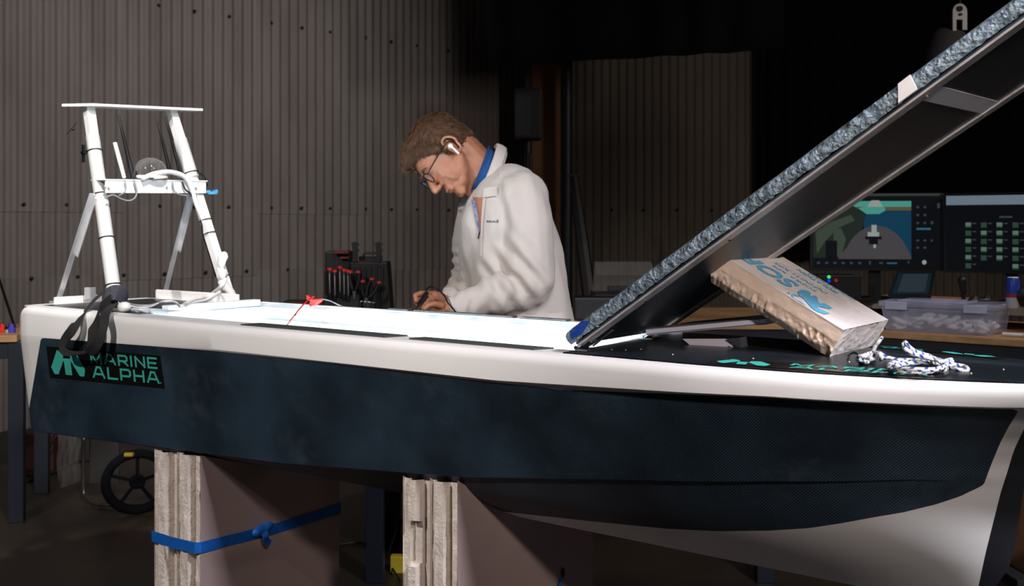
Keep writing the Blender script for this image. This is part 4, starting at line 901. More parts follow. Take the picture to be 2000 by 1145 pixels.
# picture area 0..0.77 x 0.06..0.86
scr(mo, 'picture_sky', [rect(0.30, 0.07, 0.77, 0.16)], e_teal, S, 0.0004)
scr(mo, 'picture_shore', [rect(0.30, 0.15, 0.77, 0.22)], e_gold, S, 0.0006)
scr(mo, 'picture_sea', [[(0.40, 0.20), (0.77, 0.20), (0.77, 0.84), (0.40, 0.84)]], e_sea, S, 0.0008)
scr(mo, 'picture_quay', [[(0.0, 0.35), (0.30, 0.12), (0.42, 0.24), (0.36, 0.60), (0.22, 0.86), (0.0, 0.86)]], e_grn2, S, 0.001)
scr(mo, 'picture_water', [[(0.02, 0.5), (0.14, 0.36), (0.30, 0.26), (0.33, 0.34), (0.20, 0.44), (0.10, 0.62), (0.03, 0.80)], [(0.16, 0.48), (0.22, 0.44), (0.26, 0.60), (0.22, 0.84), (0.17, 0.84)]], e_grn, S, 0.0012)
bow_p = [(0.20, 0.84)]+[(0.50+0.25*math.cos(PI-PI*k/14)*(1-0.22*math.sin(PI*k/14)), 0.84-0.43*math.sin(PI*k/14)**0.8) for k in range(1, 14)]+[(0.77, 0.84), (0.77, 0.875), (0.20, 0.875)]
scr(mo, 'picture_bow', [bow_p], e_bow, S, 0.0014)
scr(mo, 'picture_boat', [[(0.36, 0.17), (0.40, 0.15), (0.56, 0.15), (0.57, 0.20), (0.52, 0.25), (0.42, 0.25)]], e_teal, S, 0.0015)
scr(mo, 'picture_ship', [[(0.44, 0.10), (0.46, 0.06), (0.52, 0.06), (0.55, 0.15), (0.43, 0.15)], rect(0.46, 0.40, 0.50, 0.50), rect(0.43, 0.50, 0.52, 0.56), rect(0.475, 0.62, 0.495, 0.72)], e_wht, S, 0.0016)
scr(mo, 'picture_mount', [rect(0.41, 0.56, 0.54, 0.60), rect(0.44, 0.60, 0.51, 0.67), rect(0.10, 0.62, 0.19, 0.86)], e_blk, S, 0.0018)
scr(mo, 'toolbar_icons', [rect(0.03+0.065*i, 0.915, 0.055+0.065*i, 0.945) for i in range(6)]+[rect(0.44, 0.90, 0.455, 0.95), rect(0.52, 0.915, 0.55, 0.94), rect(0.74, 0.90, 0.755, 0.93), rect(0.97, 0.10, 0.99, 0.17)], e_dim, S, 0.0006)
scr(mo, 'slider', [rect(0.58, 0.92, 0.66, 0.94), rect(0.81, 0.44, 0.92, 0.47)], e_cyan, S, 0.0006)
scr(mo, 'side_icons', [rect(0.81+0.055*i, v, 0.83+0.055*i, v+0.03) for v in (0.14, 0.25, 0.36, 0.60, 0.70) for i in range(2)]+[rect(0.92, 0.35, 0.94, 0.39), rect(0.92, 0.60, 0.935, 0.63)], e_dim, S, 0.0006)
scr(mo, 'round_icon', [[(0.87+0.018*math.cos(k*PI/6), 0.915+0.032*math.sin(k*PI/6)) for k in range(12)]], e_wht, S, 0.0008)
mo, S = monitor(1848, 2105, 381, 530, 4.86, 4.55, 'right monitor showing a grid of small file icons')
scr(mo, 'screen', [rect(0, 0, 1, 1)], e_blk, S, 0)
scr(mo, 'title_bar', [rect(0.0, 0.0, 1, 0.125)], emis('screen_pale_blue', (0.20, 0.27, 0.33)), S, 0.0004)
ic = []; lb = []; gr_ = []
for r_ in range(6):
    for c_ in range(6):
        if r_ == 5 and c_ in (1, 2): continue
        u, v = 0.155+c_*0.122, 0.36+r_*0.109
        (ic if (r_+c_) % 2 == 0 or c_ == 2 else lb).append(rect(u, v, u+0.045, v+0.062)); gr_.append(rect(u, v+0.05, u+0.045, v+0.07)); lb.append(rect(u+0.055, v+0.005, u+0.085, v+0.02))
scr(mo, 'file_icons', ic, emis('icon_pale', (0.16, 0.22, 0.21)), S, 0.0006); scr(mo, 'file_labels', lb+[rect(0.42, 0.275, 0.52, 0.30)], e_dim, S, 0.0005); scr(mo, 'icon_bases', gr_, emis('icon_green', (0.01, 0.10, 0.03)), S, 0.0007)
# things on the riser
bb_ = thing('network_box', PD(1628, 587, 4.95), 'black box with green, blue and red indicator lights beside the monitor stand', 'electronics box')
c = PD(1630, 560, 4.93); build('case', MB().box(V((c.x, c.y, 0.876+0.058)), (0.10, 0, 0), (0, 0.08, 0), (0, 0, 0.058)), m_black, bb_, bevel=0.004)
for px, py, colr in ((1619, 541, (0.02, 1, 0.1)), (1619, 549, (0.01, 0.02, 1)), (1633, 548, (0.25, 0.01, 0.01))):
    p = PD(px, py, 4.84); build('indicator_light', MB().sph(p, 0.0075, 10, 8), emis('indicator', colr, 1.2), bb_, smooth=True)
tb_ = thing('tablet', PD(1780, 583, 4.80), 'tilted tablet with a grey screen standing on the riser below the left monitor', 'tablet')
q = [PD(1732, 582, 4.72), PD(1818, 582, 4.66), PD(1826, 530, 4.84), PD(1752, 530, 4.90)]; nn_ = (q[1]-q[0]).cross(q[3]-q[0]).normalized()
build('housing', MB().poly(q, 0.012, nn_), m_black, tb_)
def QB(u, v, off): return (q[0].lerp(q[1], u)).lerp(q[3].lerp(q[2], u), v)+nn_*off
build('screen', MB().poly([QB(*p, 0.001) for p in ((0.08, 0.14), (0.93, 0.14), (0.93, 0.92), (0.08, 0.92))]), emis('tablet_rim', (0.005, 0.022, 0.03)), tb_)
build('screen_window', MB().poly([QB(*p, 0.002) for p in ((0.20, 0.20), (0.84, 0.20), (0.84, 0.88), (0.20, 0.88))]), emis('tablet_glow', (0.03, 0.045, 0.06)), tb_)
build('kickstand', MB().poly([QB(0.3, 0.5, -0.014), QB(0.7, 0.5, -0.014), QB(0.7, 0.3, -0.014)-V((0, -0.09, 0.0)), QB(0.3, 0.3, -0.014)-V((0, -0.09, 0))], 0.002), m_black, tb_)
def rz(px, D, z=0.876): p = PD(px, 500, D); return V((p.x, p.y, z))
gp = MB(); c = rz(1915, 4.55); gp.ell(c+ZU*0.022, (0.045, 0, 0), (0, 0.03, 0), (0, 0, 0.016)); gp.cap(c+V((-.04, -.01, .02)), c+V((-.065, -.04, .012)), .018, .012); gp.cap(c+V((.04, -.01, .02)), c+V((.065, -.04, .012)), .018, .012); gp.sph(c+V((-.025, -.005, .04)), .009); gp.sph(c+V((.02, -.012, .038)), .009)
build('game_controller', gp, m_black, smooth=True, remesh=0.004, sm=2, label='black two-handled game controller on the riser under the right monitor', cat='controller')
jb = thing('joystick', rz(1880, 4.62), 'black joystick standing on the riser between the monitors', 'joystick'); c = rz(1882, 4.62)
build('base', MB().lathe(c, [(0.05, 0), (0.05, 0.01), (0.03, 0.022), (0, 0.025)], 20), m_black, jb, smooth=True, angle=0.6)
build('grip', MB().cap(c+ZU*0.02, c+ZU*0.07, 0.008, 0.010).cap(c+ZU*0.06, c+V((-.008, 0, .105)), 0.014, 0.017), m_black, jb, smooth=True)
ca = thing('drink_can', rz(1978, 4.45), 'slim blue and silver drink can at the right end of the riser', 'can'); c = rz(1978, 4.42)
pc_ = [(0.022, 0), (0.0255, 0.006), (0.0265, 0.012)]
build('lower_body', MB().lathe(c, pc_+[(0.0265, 0.045)], 20), M('silver_can', (0.55, 0.57, 0.62), 0.3, 0.3), ca, smooth=True)
build('red_band', MB().lathe(c, [(0.0268, 0.045), (0.0268, 0.062)], 20), M('can_red', (0.35, 0.02, 0.06), 0.35), ca, smooth=True)
build('upper_body', MB().lathe(c, [(0.0265, 0.062), (0.0265, 0.118), (0.022, 0.126)], 20), M('can_blue', (0.015, 0.05, 0.38), 0.35), ca, smooth=True)
build('top_rim', MB().lathe(c, [(0.022, 0.126), (0.0225, 0.129), (0.020, 0.128), (0.019, 0.124), (0, 0.124)], 20), m_alu, ca, smooth=True)
sp_ = thing('speaker', rz(2040, 4.4), 'dark rounded desk speaker beside the drink can', 'speaker'); c = rz(2012, 4.42)
build('body', MB().ell(c+ZU*0.05, (0.085, 0, 0), (0, 0.05, 0), (0, 0, 0.05)), m_black, sp_, smooth=True)
# clear box of cloths
bx0, bx1 = RD(0.125, 0.05, 0.77), RD(0.125+0.46, 0.05, 0.77)
box = thing('storage_box', (bx0+bx1)/2+rn*0.13, 'translucent lidded storage box full of white cloths on the monitor desk', 'box')
def BX(a, n_, z): return bx0+rdir*a+rn*(n_+0.0)+ZU*z
W_, N_, H_ = 0.46, 0.26, 0.105
g = []
for z, ins in ((0.0, 0.02), (0.006, 0.016), (0.05, 0.010), (0.10, 0.004), (0.105, -0.004), (0.112, -0.004)):
    g.append([BX(ins, ins, z), BX(W_-ins, ins, z), BX(W_-ins, N_-ins, z), BX(ins, N_-ins, z), BX(ins, ins, z)])
bxm = MB().grid(g); bxm.add([BX(0.02, 0.02, 0.001), BX(W_-0.02, 0.02, 0.001), BX(W_-0.02, N_-0.02, 0.001), BX(0.02, N_-0.02, 0.001)], [(0, 1, 2, 3)])
build('tub', bxm, m_boxplast, box)
ld_ = MB().box(BX(W_/2, N_/2, 0.119), rdir*(W_/2+0.006), rn*(N_/2+0.006), ZU*0.007); ld_.box(BX(W_*0.44, N_/2, 0.128), rdir*(W_*0.30), rn*(N_/2-0.03), ZU*0.003); build('lid', ld_, m_boxplast, box, bevel=0.003)
for a_ in (0.07, W_-0.07):
    lt = MB().box(BX(a_, -0.008, 0.108), rdir*0.045, rn*0.005, ZU*0.016); build('latch', lt, M('frosted_latch', (0.6, 0.62, 0.8), 0.4, alpha=0.75), box, bevel=0.002)
random.seed(5)
for k in range(11):
    cx = 0.05+0.036*k+random.uniform(-.01, .01); cz = random.uniform(.022, .055 if 1 < k < 7 else .03); mb = MB()
    for j in range(8): mb.ell(BX(cx+random.uniform(-.02, .02), 0.07+random.uniform(-.035, .10), cz+random.uniform(-.014, .022)), rdir*random.uniform(.018, .034)+ZU*random.uniform(-.014, .016), rn*random.uniform(.014, .03), ZU*random.uniform(.007, .015)+rdir*random.uniform(-.01, .01), 9, 7)
    ob = build('cloth', mb, m_paper, smooth=True, remesh=0.004, label='crumpled white cloth in the translucent box, %s' % ['at its left end', 'second from its left end', 'third from its left end', 'fourth from its left end', 'left of its middle', 'at its middle', 'right of its middle', 'fourth from its right end', 'third from its right end', 'second from its right end', 'at its right end'][k], cat='cloth', group='white cloths in the storage box')
pn = thing('marker_pen', RD(0.61, 0.05, 0.775), 'white marker pen lying right of the storage box', 'pen')
a_, b_ = RD(0.605, 0.10, 0.780), RD(0.68, 0.10, 0.780)
build('barrel', MB().tube([a_, b_], 0.007, 12), m_cable, pn, smooth=True, angle=0.6); build('cap', MB().tube([b_, b_+rdir*0.035], 0.008, 12), m_greymet, pn, smooth=True, angle=0.6)
hb = thing('headset', RD(0.93, 0.2, 0.77), 'black headset with a pale band lying on the monitor desk', 'headset'); c = RD(0.90, 0.25, 0.79)
build('ear_cup', MB().ell(c, rdir*0.05, rn*0.04, ZU*0.02), m_black, hb, smooth=True); build('headband', MB().tube(smooth_path([c-rdir*0.04+ZU*0.0, c+ZU*0.055, c+rdir*0.08+ZU*0.05, c+rdir*0.13], 6), 0.006, 8), m_greydark, hb, smooth=True); build('ear_cup', MB().ell(c+rdir*0.13, rdir*0.04, rn*0.04, ZU*0.02), m_black, hb, smooth=True)
# machine with clear lid on the long bench
mc = thing('cutting_machine', PD(1225, 600, 5.35), 'dark bench machine with a raised clear lid near the back wall', 'machine')
zb_ = 0.77; c = PD(1230, 560, 5.4)
build('machine_base', MB().box(V((c.x, c.y, zb_+0.055)), (0.19, 0, 0), (0, 0.16, 0), (0, 0, 0.055)), m_black, mc, bevel=0.006)
build('carriage', MB().box(V((c.x, c.y-0.1, zb_+0.135)), (0.12, 0, 0), (0, 0.03, 0), (0, 0, 0.012)), m_black, mc, bevel=0.003)
build('tray', MB().box(V((c.x+0.05, c.y-0.165, zb_+0.07)), (0.10, 0, 0), (0, 0.004, 0), (0, 0, 0.025)), M('pale_tray', (0.12, 0.11, 0.10), 0.5), mc)
x0, x1 = c.x-0.18, c.x+0.17
build('clear_lid', MB().poly([V((x0, c.y+.1, zb_+.11)), V((x1, c.y+.1, zb_+.11)), V((x1-.05, c.y+.1, zb_+.26)), V((x0+.01, c.y+.1, zb_+.26))], 0.003).poly([V((x0+.01, c.y+.1, zb_+.26)), V((x1-.05, c.y+.1, zb_+.26)), V((x1-.04, c.y-.05, zb_+.20)), V((x0+.01, c.y-.05, zb_+.20))], 0.003), M('lid_film', (0.3, 0.3, 0.3), 0.3, alpha=0.12), mc)
dk = PD(1180, 570, 5.2); build('dark_case', MB().abox((PD(1118, 0, 5.2).x, 5.02, 0.77), (PD(1236, 0, 5.2).x, 5.18, 0.77+0.11)), m_navy, bevel=0.01, label='dark navy hard case lying in front of the clear-lidded machine', cat='case')
# leaning dark bar and loudspeaker
a, b = PD(1120, 343, 7.3), PD(1150, 600, 6.9); b = V((b.x+0.1, b.y, 0.0))
lb_ = thing('leaning_stand', b, 'dark folded stand leaning near the vertical pipe', 'stand')
build('upright', MB().tube([a, a.lerp(b, 0.3), b], [0.030, 0.045, 0.05], 8), m_black, lb_); build('top_plate', MB().box(a, (0.04, 0, 0), (0, 0.03, 0), (0, 0, 0.006)), m_black, lb_)
ls_ = thing('loudspeaker', PD(1031, 600, 7.9), 'black loudspeaker on a pole in front of the orange column', 'loudspeaker')
c0, c1 = PD(1003, 176, 7.9), PD(1058, 274, 7.9); cx = (c0.x+c1.x)/2
build('cabinet', MB().abox((c0.x, 7.75, c1.z), (c1.x, 8.0, c0.z)), M('speaker_grille_black', (0.012, 0.012, 0.014), 0.7), ls_, bevel=0.02)
build('grille', MB().abox((c0.x+0.012, 7.742, c1.z+0.02), (cx+0.02, 7.75, c0.z-0.02)), m_black, ls_)
build('pole', MB().tube([V((cx, 7.88, 0.3)), V((cx, 7.88, c1.z+0.02))], 0.018, 10), m_black, ls_, smooth=True, angle=0.6)
build('bracket', MB().tube([V((cx, 7.88, c1.z-0.1)), V((cx, 7.88, c1.z))], 0.028, 12), m_black, ls_, smooth=True, angle=0.6)
for k in range(3):
    an_ = k*2*PI/3+0.4; build('leg', MB().tube([V((cx, 7.88, 0.5)), V((cx+0.4*math.cos(an_), 7.88+0.4*math.sin(an_), 0.01))], 0.013, 8), m_black, ls_, smooth=True, angle=0.6)
# pulley hanging top right
pl_ = thing('pulley', PD(1875, 40, 6.0), 'grey pulley block hanging before the dark curtain at top right', 'pulley')
D = 6.0; m_pul = M('dull_grey_cast_metal', (0.16, 0.15, 0.15), 0.6)
out_ = [(1861, 60), (1861, 24)]+[(1875+14*math.cos(PI-k*PI/10), 22-15*math.sin(k*PI/10)) for k in range(11)]+[(1889, 58), (1880, 58), (1880, 38), (1868, 38), (1868, 60)]
build('side_plate', MB().poly([PD(x, y, D) for x, y in out_], 0.02, (0, -1, 0)), m_pul, pl_)
build('wheel', MB().tube([PD(1875, 17, D-0.012), PD(1875, 17, D-0.006)], 0.016, 20).tube([PD(1877, 28, D-0.012), PD(1877, 28, D-0.006)], 0.008, 14), m_black, pl_)
build('hanger', MB().tube([PD(1875, 10, D+0.02), V((PD(1875, 10, D).x, D+0.02, 4.6))], 0.006, 8), m_black, pl_)
build('cloth_cone', MB().lathe(V((PD(1862, 0, D).x, D+0.1, PD(0, 150, D).z)), [(0.20, 0), (0.17, 0.1), (0.10, 0.26), (0.05, 0.29), (0, 0.29)], 20), M('charcoal_bag', (0.012, 0.012, 0.014), 0.8), pl_, smooth=True)

# ------------------------------------------------------------------ tool cases and tools on the bench
TZ = 0.77
def TD(px, py, D=5.05): return PD(px, py, D)
tc_ = thing('tool_case', TD(730, 627), 'black upright tool case with two raised latches on the workbench', 'tool case')
zt_ = TD(0, 511).z
mb = MB(); fr = [V((TD(690, 0).x, 4.98, TZ)), V((TD(768, 0).x, 4.98, TZ)), V((TD(759, 0).x, 4.98, zt_)), V((TD(688, 0).x, 4.98, zt_))]
mb.poly(fr, 0.16, (0, -1, 0)); build('case_body', mb, m_black, tc_, bevel=0.006)
for i in range(6): x = TD(694+i*11, 0).x; build('rib', MB().abox((x, 4.972, TZ+0.02), (x+0.008, 4.981, zt_-0.02)), m_black, tc_, bevel=0.002)
build('handle', MB().tube([TD(706, 508, 5.0), TD(712, 494, 5.0), TD(740, 494, 5.0), TD(746, 508, 5.0)], 0.006, 8).box(TD(722, 505, 5.02), (0.05, 0, 0), (0, 0.01, 0), (0, 0, 0.01)), m_black, tc_, smooth=True, angle=0.6)
for x0 in (688, 734):
    o = [(x0, 512), (x0+1, 492), (x0-2, 475), (x0+4, 472), (x0+14, 478), (x0+9, 481), (x0+10, 487), (x0+14, 489), (x0+10, 492), (x0+9, 512)]
    build('latch', MB().poly([TD(x, y, 4.97) for x, y in o], 0.02, (0, -1, 0)), m_black, tc_)
for x, y in ((747, 501), (742, 509), (739, 519)): build('rivet', MB().sph(TD(x, y, 4.965), 0.0035, 8, 6), m_steel, tc_)
t2 = thing('drill_case', TD(662, 600, 5.2), 'black and dark red tool holder standing behind the screwdrivers', 'tool holder')
mb = MB().poly([V((TD(640, 0, 5.2).x, 5.12, TZ)), V((TD(690, 0, 5.2).x, 5.12, TZ)), V((TD(688, 0, 5.2).x, 5.12, TD(0, 490, 5.2).z)), V((TD(640, 0, 5.2).x, 5.12, TD(0, 490, 5.2).z))], 0.12, (0, -1, 0)); build('case_body', mb, m_black, t2, bevel=0.008)
build('red_trim', MB().box(TD(668, 492, 5.10), (0.035, 0, 0), (0, 0.02, 0), (0, 0, 0.010)).box(TD(674, 504, 5.10), (0.022, 0, 0), (0, 0.01, 0), (0, 0, 0.006)), M('dark_red_plastic', (0.10, 0.004, 0.005), 0.5), t2, bevel=0.003)
rk = thing('tool_rack', TD(665, 620, 4.95), 'black canvas tool rack holding screwdrivers and pliers', 'tool rack')
build('pocket_panel', MB().abox((TD(634, 0, 4.97).x, 4.955, TZ), (TD(704, 0, 4.97).x, 4.975, TD(0, 526).z)).abox((TD(636, 0, 4.95).x, 4.90, TZ), (TD(704, 0, 4.95).x, 4.955, TD(0, 572).z)), m_web, rk, bevel=0.004)
sd_l = [(644, 525), (654, 529), (664, 522), (672, 527), (680, 529)]
ordn = ['leftmost', 'second from the left', 'tallest, third from the left', 'fourth from the left', 'fifth from the left']
proto = None
for k, (x, y) in enumerate(sd_l):
    b0 = TD(x, 585, 4.90)
    if proto is None:
        pr_ = thing('screwdriver', TD(x, 585, 4.90), 'x', 'screwdriver', 'screwdrivers in the black rack')
        build('grip', MB().tube([b0, b0+ZU*0.03, b0+ZU*0.08, b0+ZU*0.125, b0+ZU*0.135], [0.009, 0.0145, 0.012, 0.015, 0.013], 12), m_black, pr_, smooth=True, angle=0.7)
        build('end_cap', MB().ell(b0+ZU*0.138, (0.0135, 0, 0), (0, 0.0135, 0), (0, 0, 0.009), 12, 8), m_red, pr_, smooth=True)
        build('grip_line', MB().tube([b0+V((0.003, -0.0140, 0.03)), b0+V((0.002, -0.0125, 0.08)), b0+V((0.001, -0.0143, 0.12))], 0.0018, 6), M('pale_grip_line', (0.35, 0.33, 0.33), 0.4), pr_, smooth=True)
        build('shaft', MB().tube([b0-ZU*0.05, b0], 0.003, 8), m_steel, pr_); proto = pr_; cur = pr_; z0 = y
    else:
        cur = proto.copy(); C.objects.link(cur); cur.location = proto.location+V((TD(x, 0, 4.90).x-TD(sd_l[0][0], 0, 4.90).x, 0, TD(0, y, 4.9).z-TD(0, z0, 4.9).z))
        for ch in proto.children: c2 = ch.copy(); C.objects.link(c2); c2.parent = cur
    cur['label'] = 'red-capped black screwdriver, %s in the tool rack' % ordn[k]
def pliers(px, py, ang, lab, D=4.89, sc=1.0):
    r = thing('pliers', TD(px, py+50, D), lab, 'pliers'); b0 = TD(px, py, D)
    for s_ in (-1, 1):
        pts = [b0+V((s_*0.018, 0, 0)), b0+V((s_*0.020, 0, -0.04)), b0+V((s_*0.006, 0, -0.085))]
        rot = Matrix.Rotation(ang, 3, 'Y'); pts = [b0+rot@(p-b0) for p in smooth_path(pts, 4)]
        build('handle', MB().tube(pts, [0.009]*len(pts), 8), m_black, r, smooth=True)
        build('handle_tip', MB().ell(pts[0], (0.0115, 0, 0), (0, 0.010, 0), (0, 0, 0.008), 10, 6), m_red, r, smooth=True)
    e0_ = b0+Matrix.Rotation(ang, 3, 'Y')@V((0, 0, -0.085)); e1_ = b0+Matrix.Rotation(ang, 3, 'Y')@V((0, 0, -0.125)); build('jaw', MB().tube([e0_, e1_], [0.010, 0.004], 8), m_greydark, r)
pliers(692, 532, 0, 'red-tipped black pliers standing right of the screwdrivers')
pliers(716, 550, 0.0, 'pliers with bright red tips in front of the tool case'); pliers(733, 549, 0.45, 'tilted red-tipped pliers at the right in front of the tool case', D=4.87)
for k in range(4):
    c = TD(704+k*8, 596, 4.82); s_ = 1-0.12*k
    pts = smooth_path([c+V((0, 0, -0.08*1)), c+V((0, 0, 0.010*s_)), c+V((0.006, 0, 0.016*s_)), c+V((0.020*s_, 0, 0.016*s_))], 4)
    pts = [V((p.x, p.y, max(p.z, TZ+0.003))) for p in pts]
    build('hex_key', MB().tube(pts, 0.0028*s_+0.0008, 6), m_steel, smooth=True, label='silver hex key, %s of the set before the tool case' % ['largest and leftmost', 'second from the left', 'third from the left', 'smallest and rightmost'][k], cat='hex key', group='hex keys')
hkr = build('key_holder', MB().abox((TD(700, 0, 4.83).x, 4.825, TZ), (TD(736, 0, 4.83).x, 4.85, TZ+0.05)), m_black, bevel=0.003, label='black block holding the silver hex keys', cat='holder')
bg = MB(); bg.cap(V((TD(565, 0, 5).x, 5.0, TZ+0.058)), V((TD(640, 0, 5).x, 5.0, TZ+0.055)), 0.045, 0.045); bg.cap(V((TD(568, 0, 5).x, 5.0, TZ+0.04)), V((TD(640, 0, 5).x, 5.0, TZ+0.04)), 0.038, 0.038)
bgr = thing('tool_bag', (TD(600, 0, 5).x, 5, TZ), 'low black soft tool bag with red trim left of the tool rack', 'bag')
build('bag_body', bg, m_web, bgr, smooth=True, remesh=0.006, sm=3); build('zip_trim', MB().tube([V((TD(572, 0, 5).x, 4.965, TZ+0.085)), V((TD(632, 0, 5).x, 4.965, TZ+0.085))], 0.004, 6), m_redrub, bgr)
build('test_meter', MB().abox((TD(772, 0, 5).x, 4.92, TZ), (TD(828, 0, 5).x, 5.02, TZ+0.05)), m_black, bevel=0.008, label='flat black case on the bench between the tool case and the hands', cat='case')
# left bench clutter
for (x, y, mt, nm, lab, cat_) in ((4, 632, m_red, 'red_bead', 'small red cap lying on the left bench', 'cap'), (14, 632, m_steel, 'socket_adapter', 'shiny steel fitting on the left bench', 'fitting'), (23, 631, M('violet_plastic', (0.06, 0.05, 0.4), 0.4), 'violet_knob', 'small violet blue cap beside the steel fitting', 'cap')):
    p = PD(x, y, 4.46); p.z = 0.77; build(nm, MB().lathe(p, [(0.014, 0), (0.016, 0.004), (0.015, 0.02), (0.009, 0.026), (0.008, 0.036), (0, 0.037)], 16), mt, smooth=True, angle=0.6, label=lab, cat=cat_)
a, b = PD(-8, 525, 5.0), PD(20, 612, 4.75); d_ = (b-a).normalized(); b = b+d_*((b.z-0.77)/-d_.z)
build('black_rod', MB().tube([a-d_*0.5, b], 0.006, 8), m_black, smooth=True, angle=0.6, label='thin black rod leaning over the left bench', cat='rod')

# ------------------------------------------------------------------ under the boat
wh = thing('hand_trolley', PD(268, 1010, 4.5), 'black spoked trolley wheel on the floor behind the left board stack', 'wheel')
wc_ = PD(268, 952, 4.5); wc_.z = 0.138
for nm, R1, r2, mt in (('tyre', 0.118, 0.02, m_blackmat), ('hub', 0.02, 0.012, m_blackmat)):
    build(nm, MB().tube([wc_+V((math.cos(2*PI*k/32)*R1, math.cos(2*PI*k/32)*R1*0.35, math.sin(2*PI*k/32)*R1)) for k in range(32)], r2, 8, closed=True), mt, wh, smooth=True)
for k in range(5): an_ = 2*PI*k/5+0.3; build('spoke', MB().tube([wc_, wc_+V((math.cos(an_)*0.11, math.cos(an_)*0.0385, math.sin(an_)*0.11))], 0.008, 6), m_blackmat, wh)
tr_ = thing('chrome_stand', PD(200, 985, 4.6), 'bent chrome tube frame resting on the floor beside the wheel', 'tube frame')
build('tube', MB().tube(smooth_path([PD(164, 850, 4.7), PD(163, 955, 4.7), PD(170, 975, 4.66), PD(188, 985, 4.62), PD(240, 987, 4.6), PD(300, 987, 4.58)], 6), 0.007, 10), M('shade_darkened_tube', (0.10, 0.09, 0.08), 0.35, 0.8), tr_, smooth=True)  # chrome base colour darkened to stand in for shade under the stern
pb = MB(); g = [[PD(112+i*5.5+2*math.sin(j), 845+j*11+(i*-2.0+12)*(j/9), 4.2+0.02*math.sin(i*1.7+j*.6)) for j in range(10)] for i in range(9)]; pb.grid(g)
build('plastic_film', pb, m_film, smooth=True, label='clear crinkled plastic film hanging under the stern', cat='plastic film')
build('grey_sheet', MB().box(PD(204, 900, 4.75), (0.066, 0, 0), (0, 0.004, 0), (0, 0, 0.10)), M('shade_darkened_sheet', (0.018, 0.017, 0.016), 0.6), tr_, label='dull grey sheet fixed to the frame')  # sheet colour lowered so that it looks shaded
for (x, y, D_, s_, lab) in ((252, 888, 4.3, 0.018, 'small yellow tag beside the trolley wheel'), (780, 1130, 3.75, 0.03, 'yellow plastic object on the floor between the board stacks')):
    p = PD(x, y, D_)
    if y > 1000: p.z = 0.03
    build('yellow_object', MB().box(p, (s_, 0, 0), (0, s_*0.6, 0), (0, 0, s_*(0.4 if y < 1000 else 1))), M('yellow_plastic', (0.55, 0.42, 0.02), 0.5), wh if y < 1000 else None, bevel=0.004, label=lab, cat=None if y < 1000 else 'plastic object')
def cable_thing(pts, r, lab): build('floor_cable', MB().tube(smooth_path(pts, 6), r, 6), m_black, smooth=True, label=lab, cat='cable')
def G(px, py): p = Pz(px, py, -H+0.006); return p
cable_thing([G(36, 945), G(70, 935), G(92, 915), PD(95, 880, 5.2), PD(110, 850, 5.2)], 0.006, 'black cable curling on the floor behind the left bench leg')
cable_thing([G(40, 925), G(80, 930), G(115, 920), G(160, 900), G(230, 905)], 0.006, 'black cable stretched along the floor under the stern')
cable_thing([G(790, 1010), G(765, 1040), G(772, 1060), G(740, 1068), G(700, 1060), G(660, 1064)], 0.005, 'black cable lying on the floor between the two board stacks')
cable_thing([PD(782, 960, 3.9), PD(775, 1030, 3.9), PD(760, 1090, 3.8), G(782, 1135)], 0.004, 'thin black cable dangling beside the table leg')
build('red_crate', MB().abox((PD(34, 0, 5.3).x, 5.3, 0.0), (PD(104, 0, 5.3).x, 5.5, 0.18)), M('shade_darkened_red_crate', (0.03, 0.005, 0.004), 0.6), bevel=0.006, label='dark red crate on the floor behind the left bench leg', cat='crate')  # crate red darkened in the base colour to mimic dim light
cb = thing('cardboard_box', PD(2050, 1100, 3.0), 'brown cardboard box behind the bow at the right edge', 'box')
build('box_body', MB().abox((PD(1984, 0, 3.0).x, 2.95, H-0.9655), (PD(1984, 0, 3.0).x+0.4, 3.3, H-0.60)), M('brown_cardboard', (0.30, 0.15, 0.07), 0.8, var=0.1), cb, bevel=0.002)
build('tape', MB().abox((PD(1984, 0, 3.0).x-0.001, 2.948, H-0.62), (PD(1984, 0, 3.0).x+0.4, 2.95, H-0.60)), m_edge, cb)
ct = thing('dark_stool', PD(2050, 1120, 3.1), 'dark low stool under the cardboard box at the right edge', 'stool')
sx = PD(1970, 0, 2.95).x
build('seat', MB().abox((sx, 2.9, H-1.0), (sx+0.45, 3.35, H-0.966)), m_innerdark, ct, bevel=0.004)
for u in (0.02, 0.40):
    for v in (0.02, 0.40): build('leg', MB().abox((sx+u, 2.9+v, 0), (sx+u+0.03, 2.93+v, H-1.0)), m_navy, ct)

# ------------------------------------------------------------------ the man at the bench
man = thing('person', V((PD(1020, 0, 3.33).x, 3.33, 0)), 'man in a cream fleece with glasses and a white earbud bending over a hand tool', 'person')
m_fleece, t, b = nt('cream_fleece'); L = t.links.new
tcn = nd(t, 'ShaderNodeTexCoord'); b.inputs['Base Color'].default_value = (0.51, 0.47, 0.445, 1); b.inputs['Roughness'].default_value = 0.95
b.inputs['Sheen Weight'].default_value = 0.2
def bumpnet(t, b, scale, stren, dist, detail=3, stretch=(1, 1, 1), distort=0.0):
    tc_ = nd(t, 'ShaderNodeTexCoord'); mp = nd(t, 'ShaderNodeMapping'); mp.inputs['Scale'].default_value = stretch; t.links.new(tc_.outputs['Object'], mp.inputs[0])
    n = nd(t, 'ShaderNodeTexNoise'); n.inputs['Scale'].default_value = scale; n.inputs['Detail'].default_value = detail; n.inputs['Distortion'].default_value = distort; t.links.new(mp.outputs[0], n.inputs[0])
    bp = nd(t, 'ShaderNodeBump'); bp.inputs['Strength'].default_value = stren; bp.inputs['Distance'].default_value = dist; t.links.new(n.outputs['Fac'], bp.inputs['Height']); t.links.new(bp.outputs[0], b.inputs['Normal']); return bp
bumpnet(t, b, 60, 0.25, 0.004)
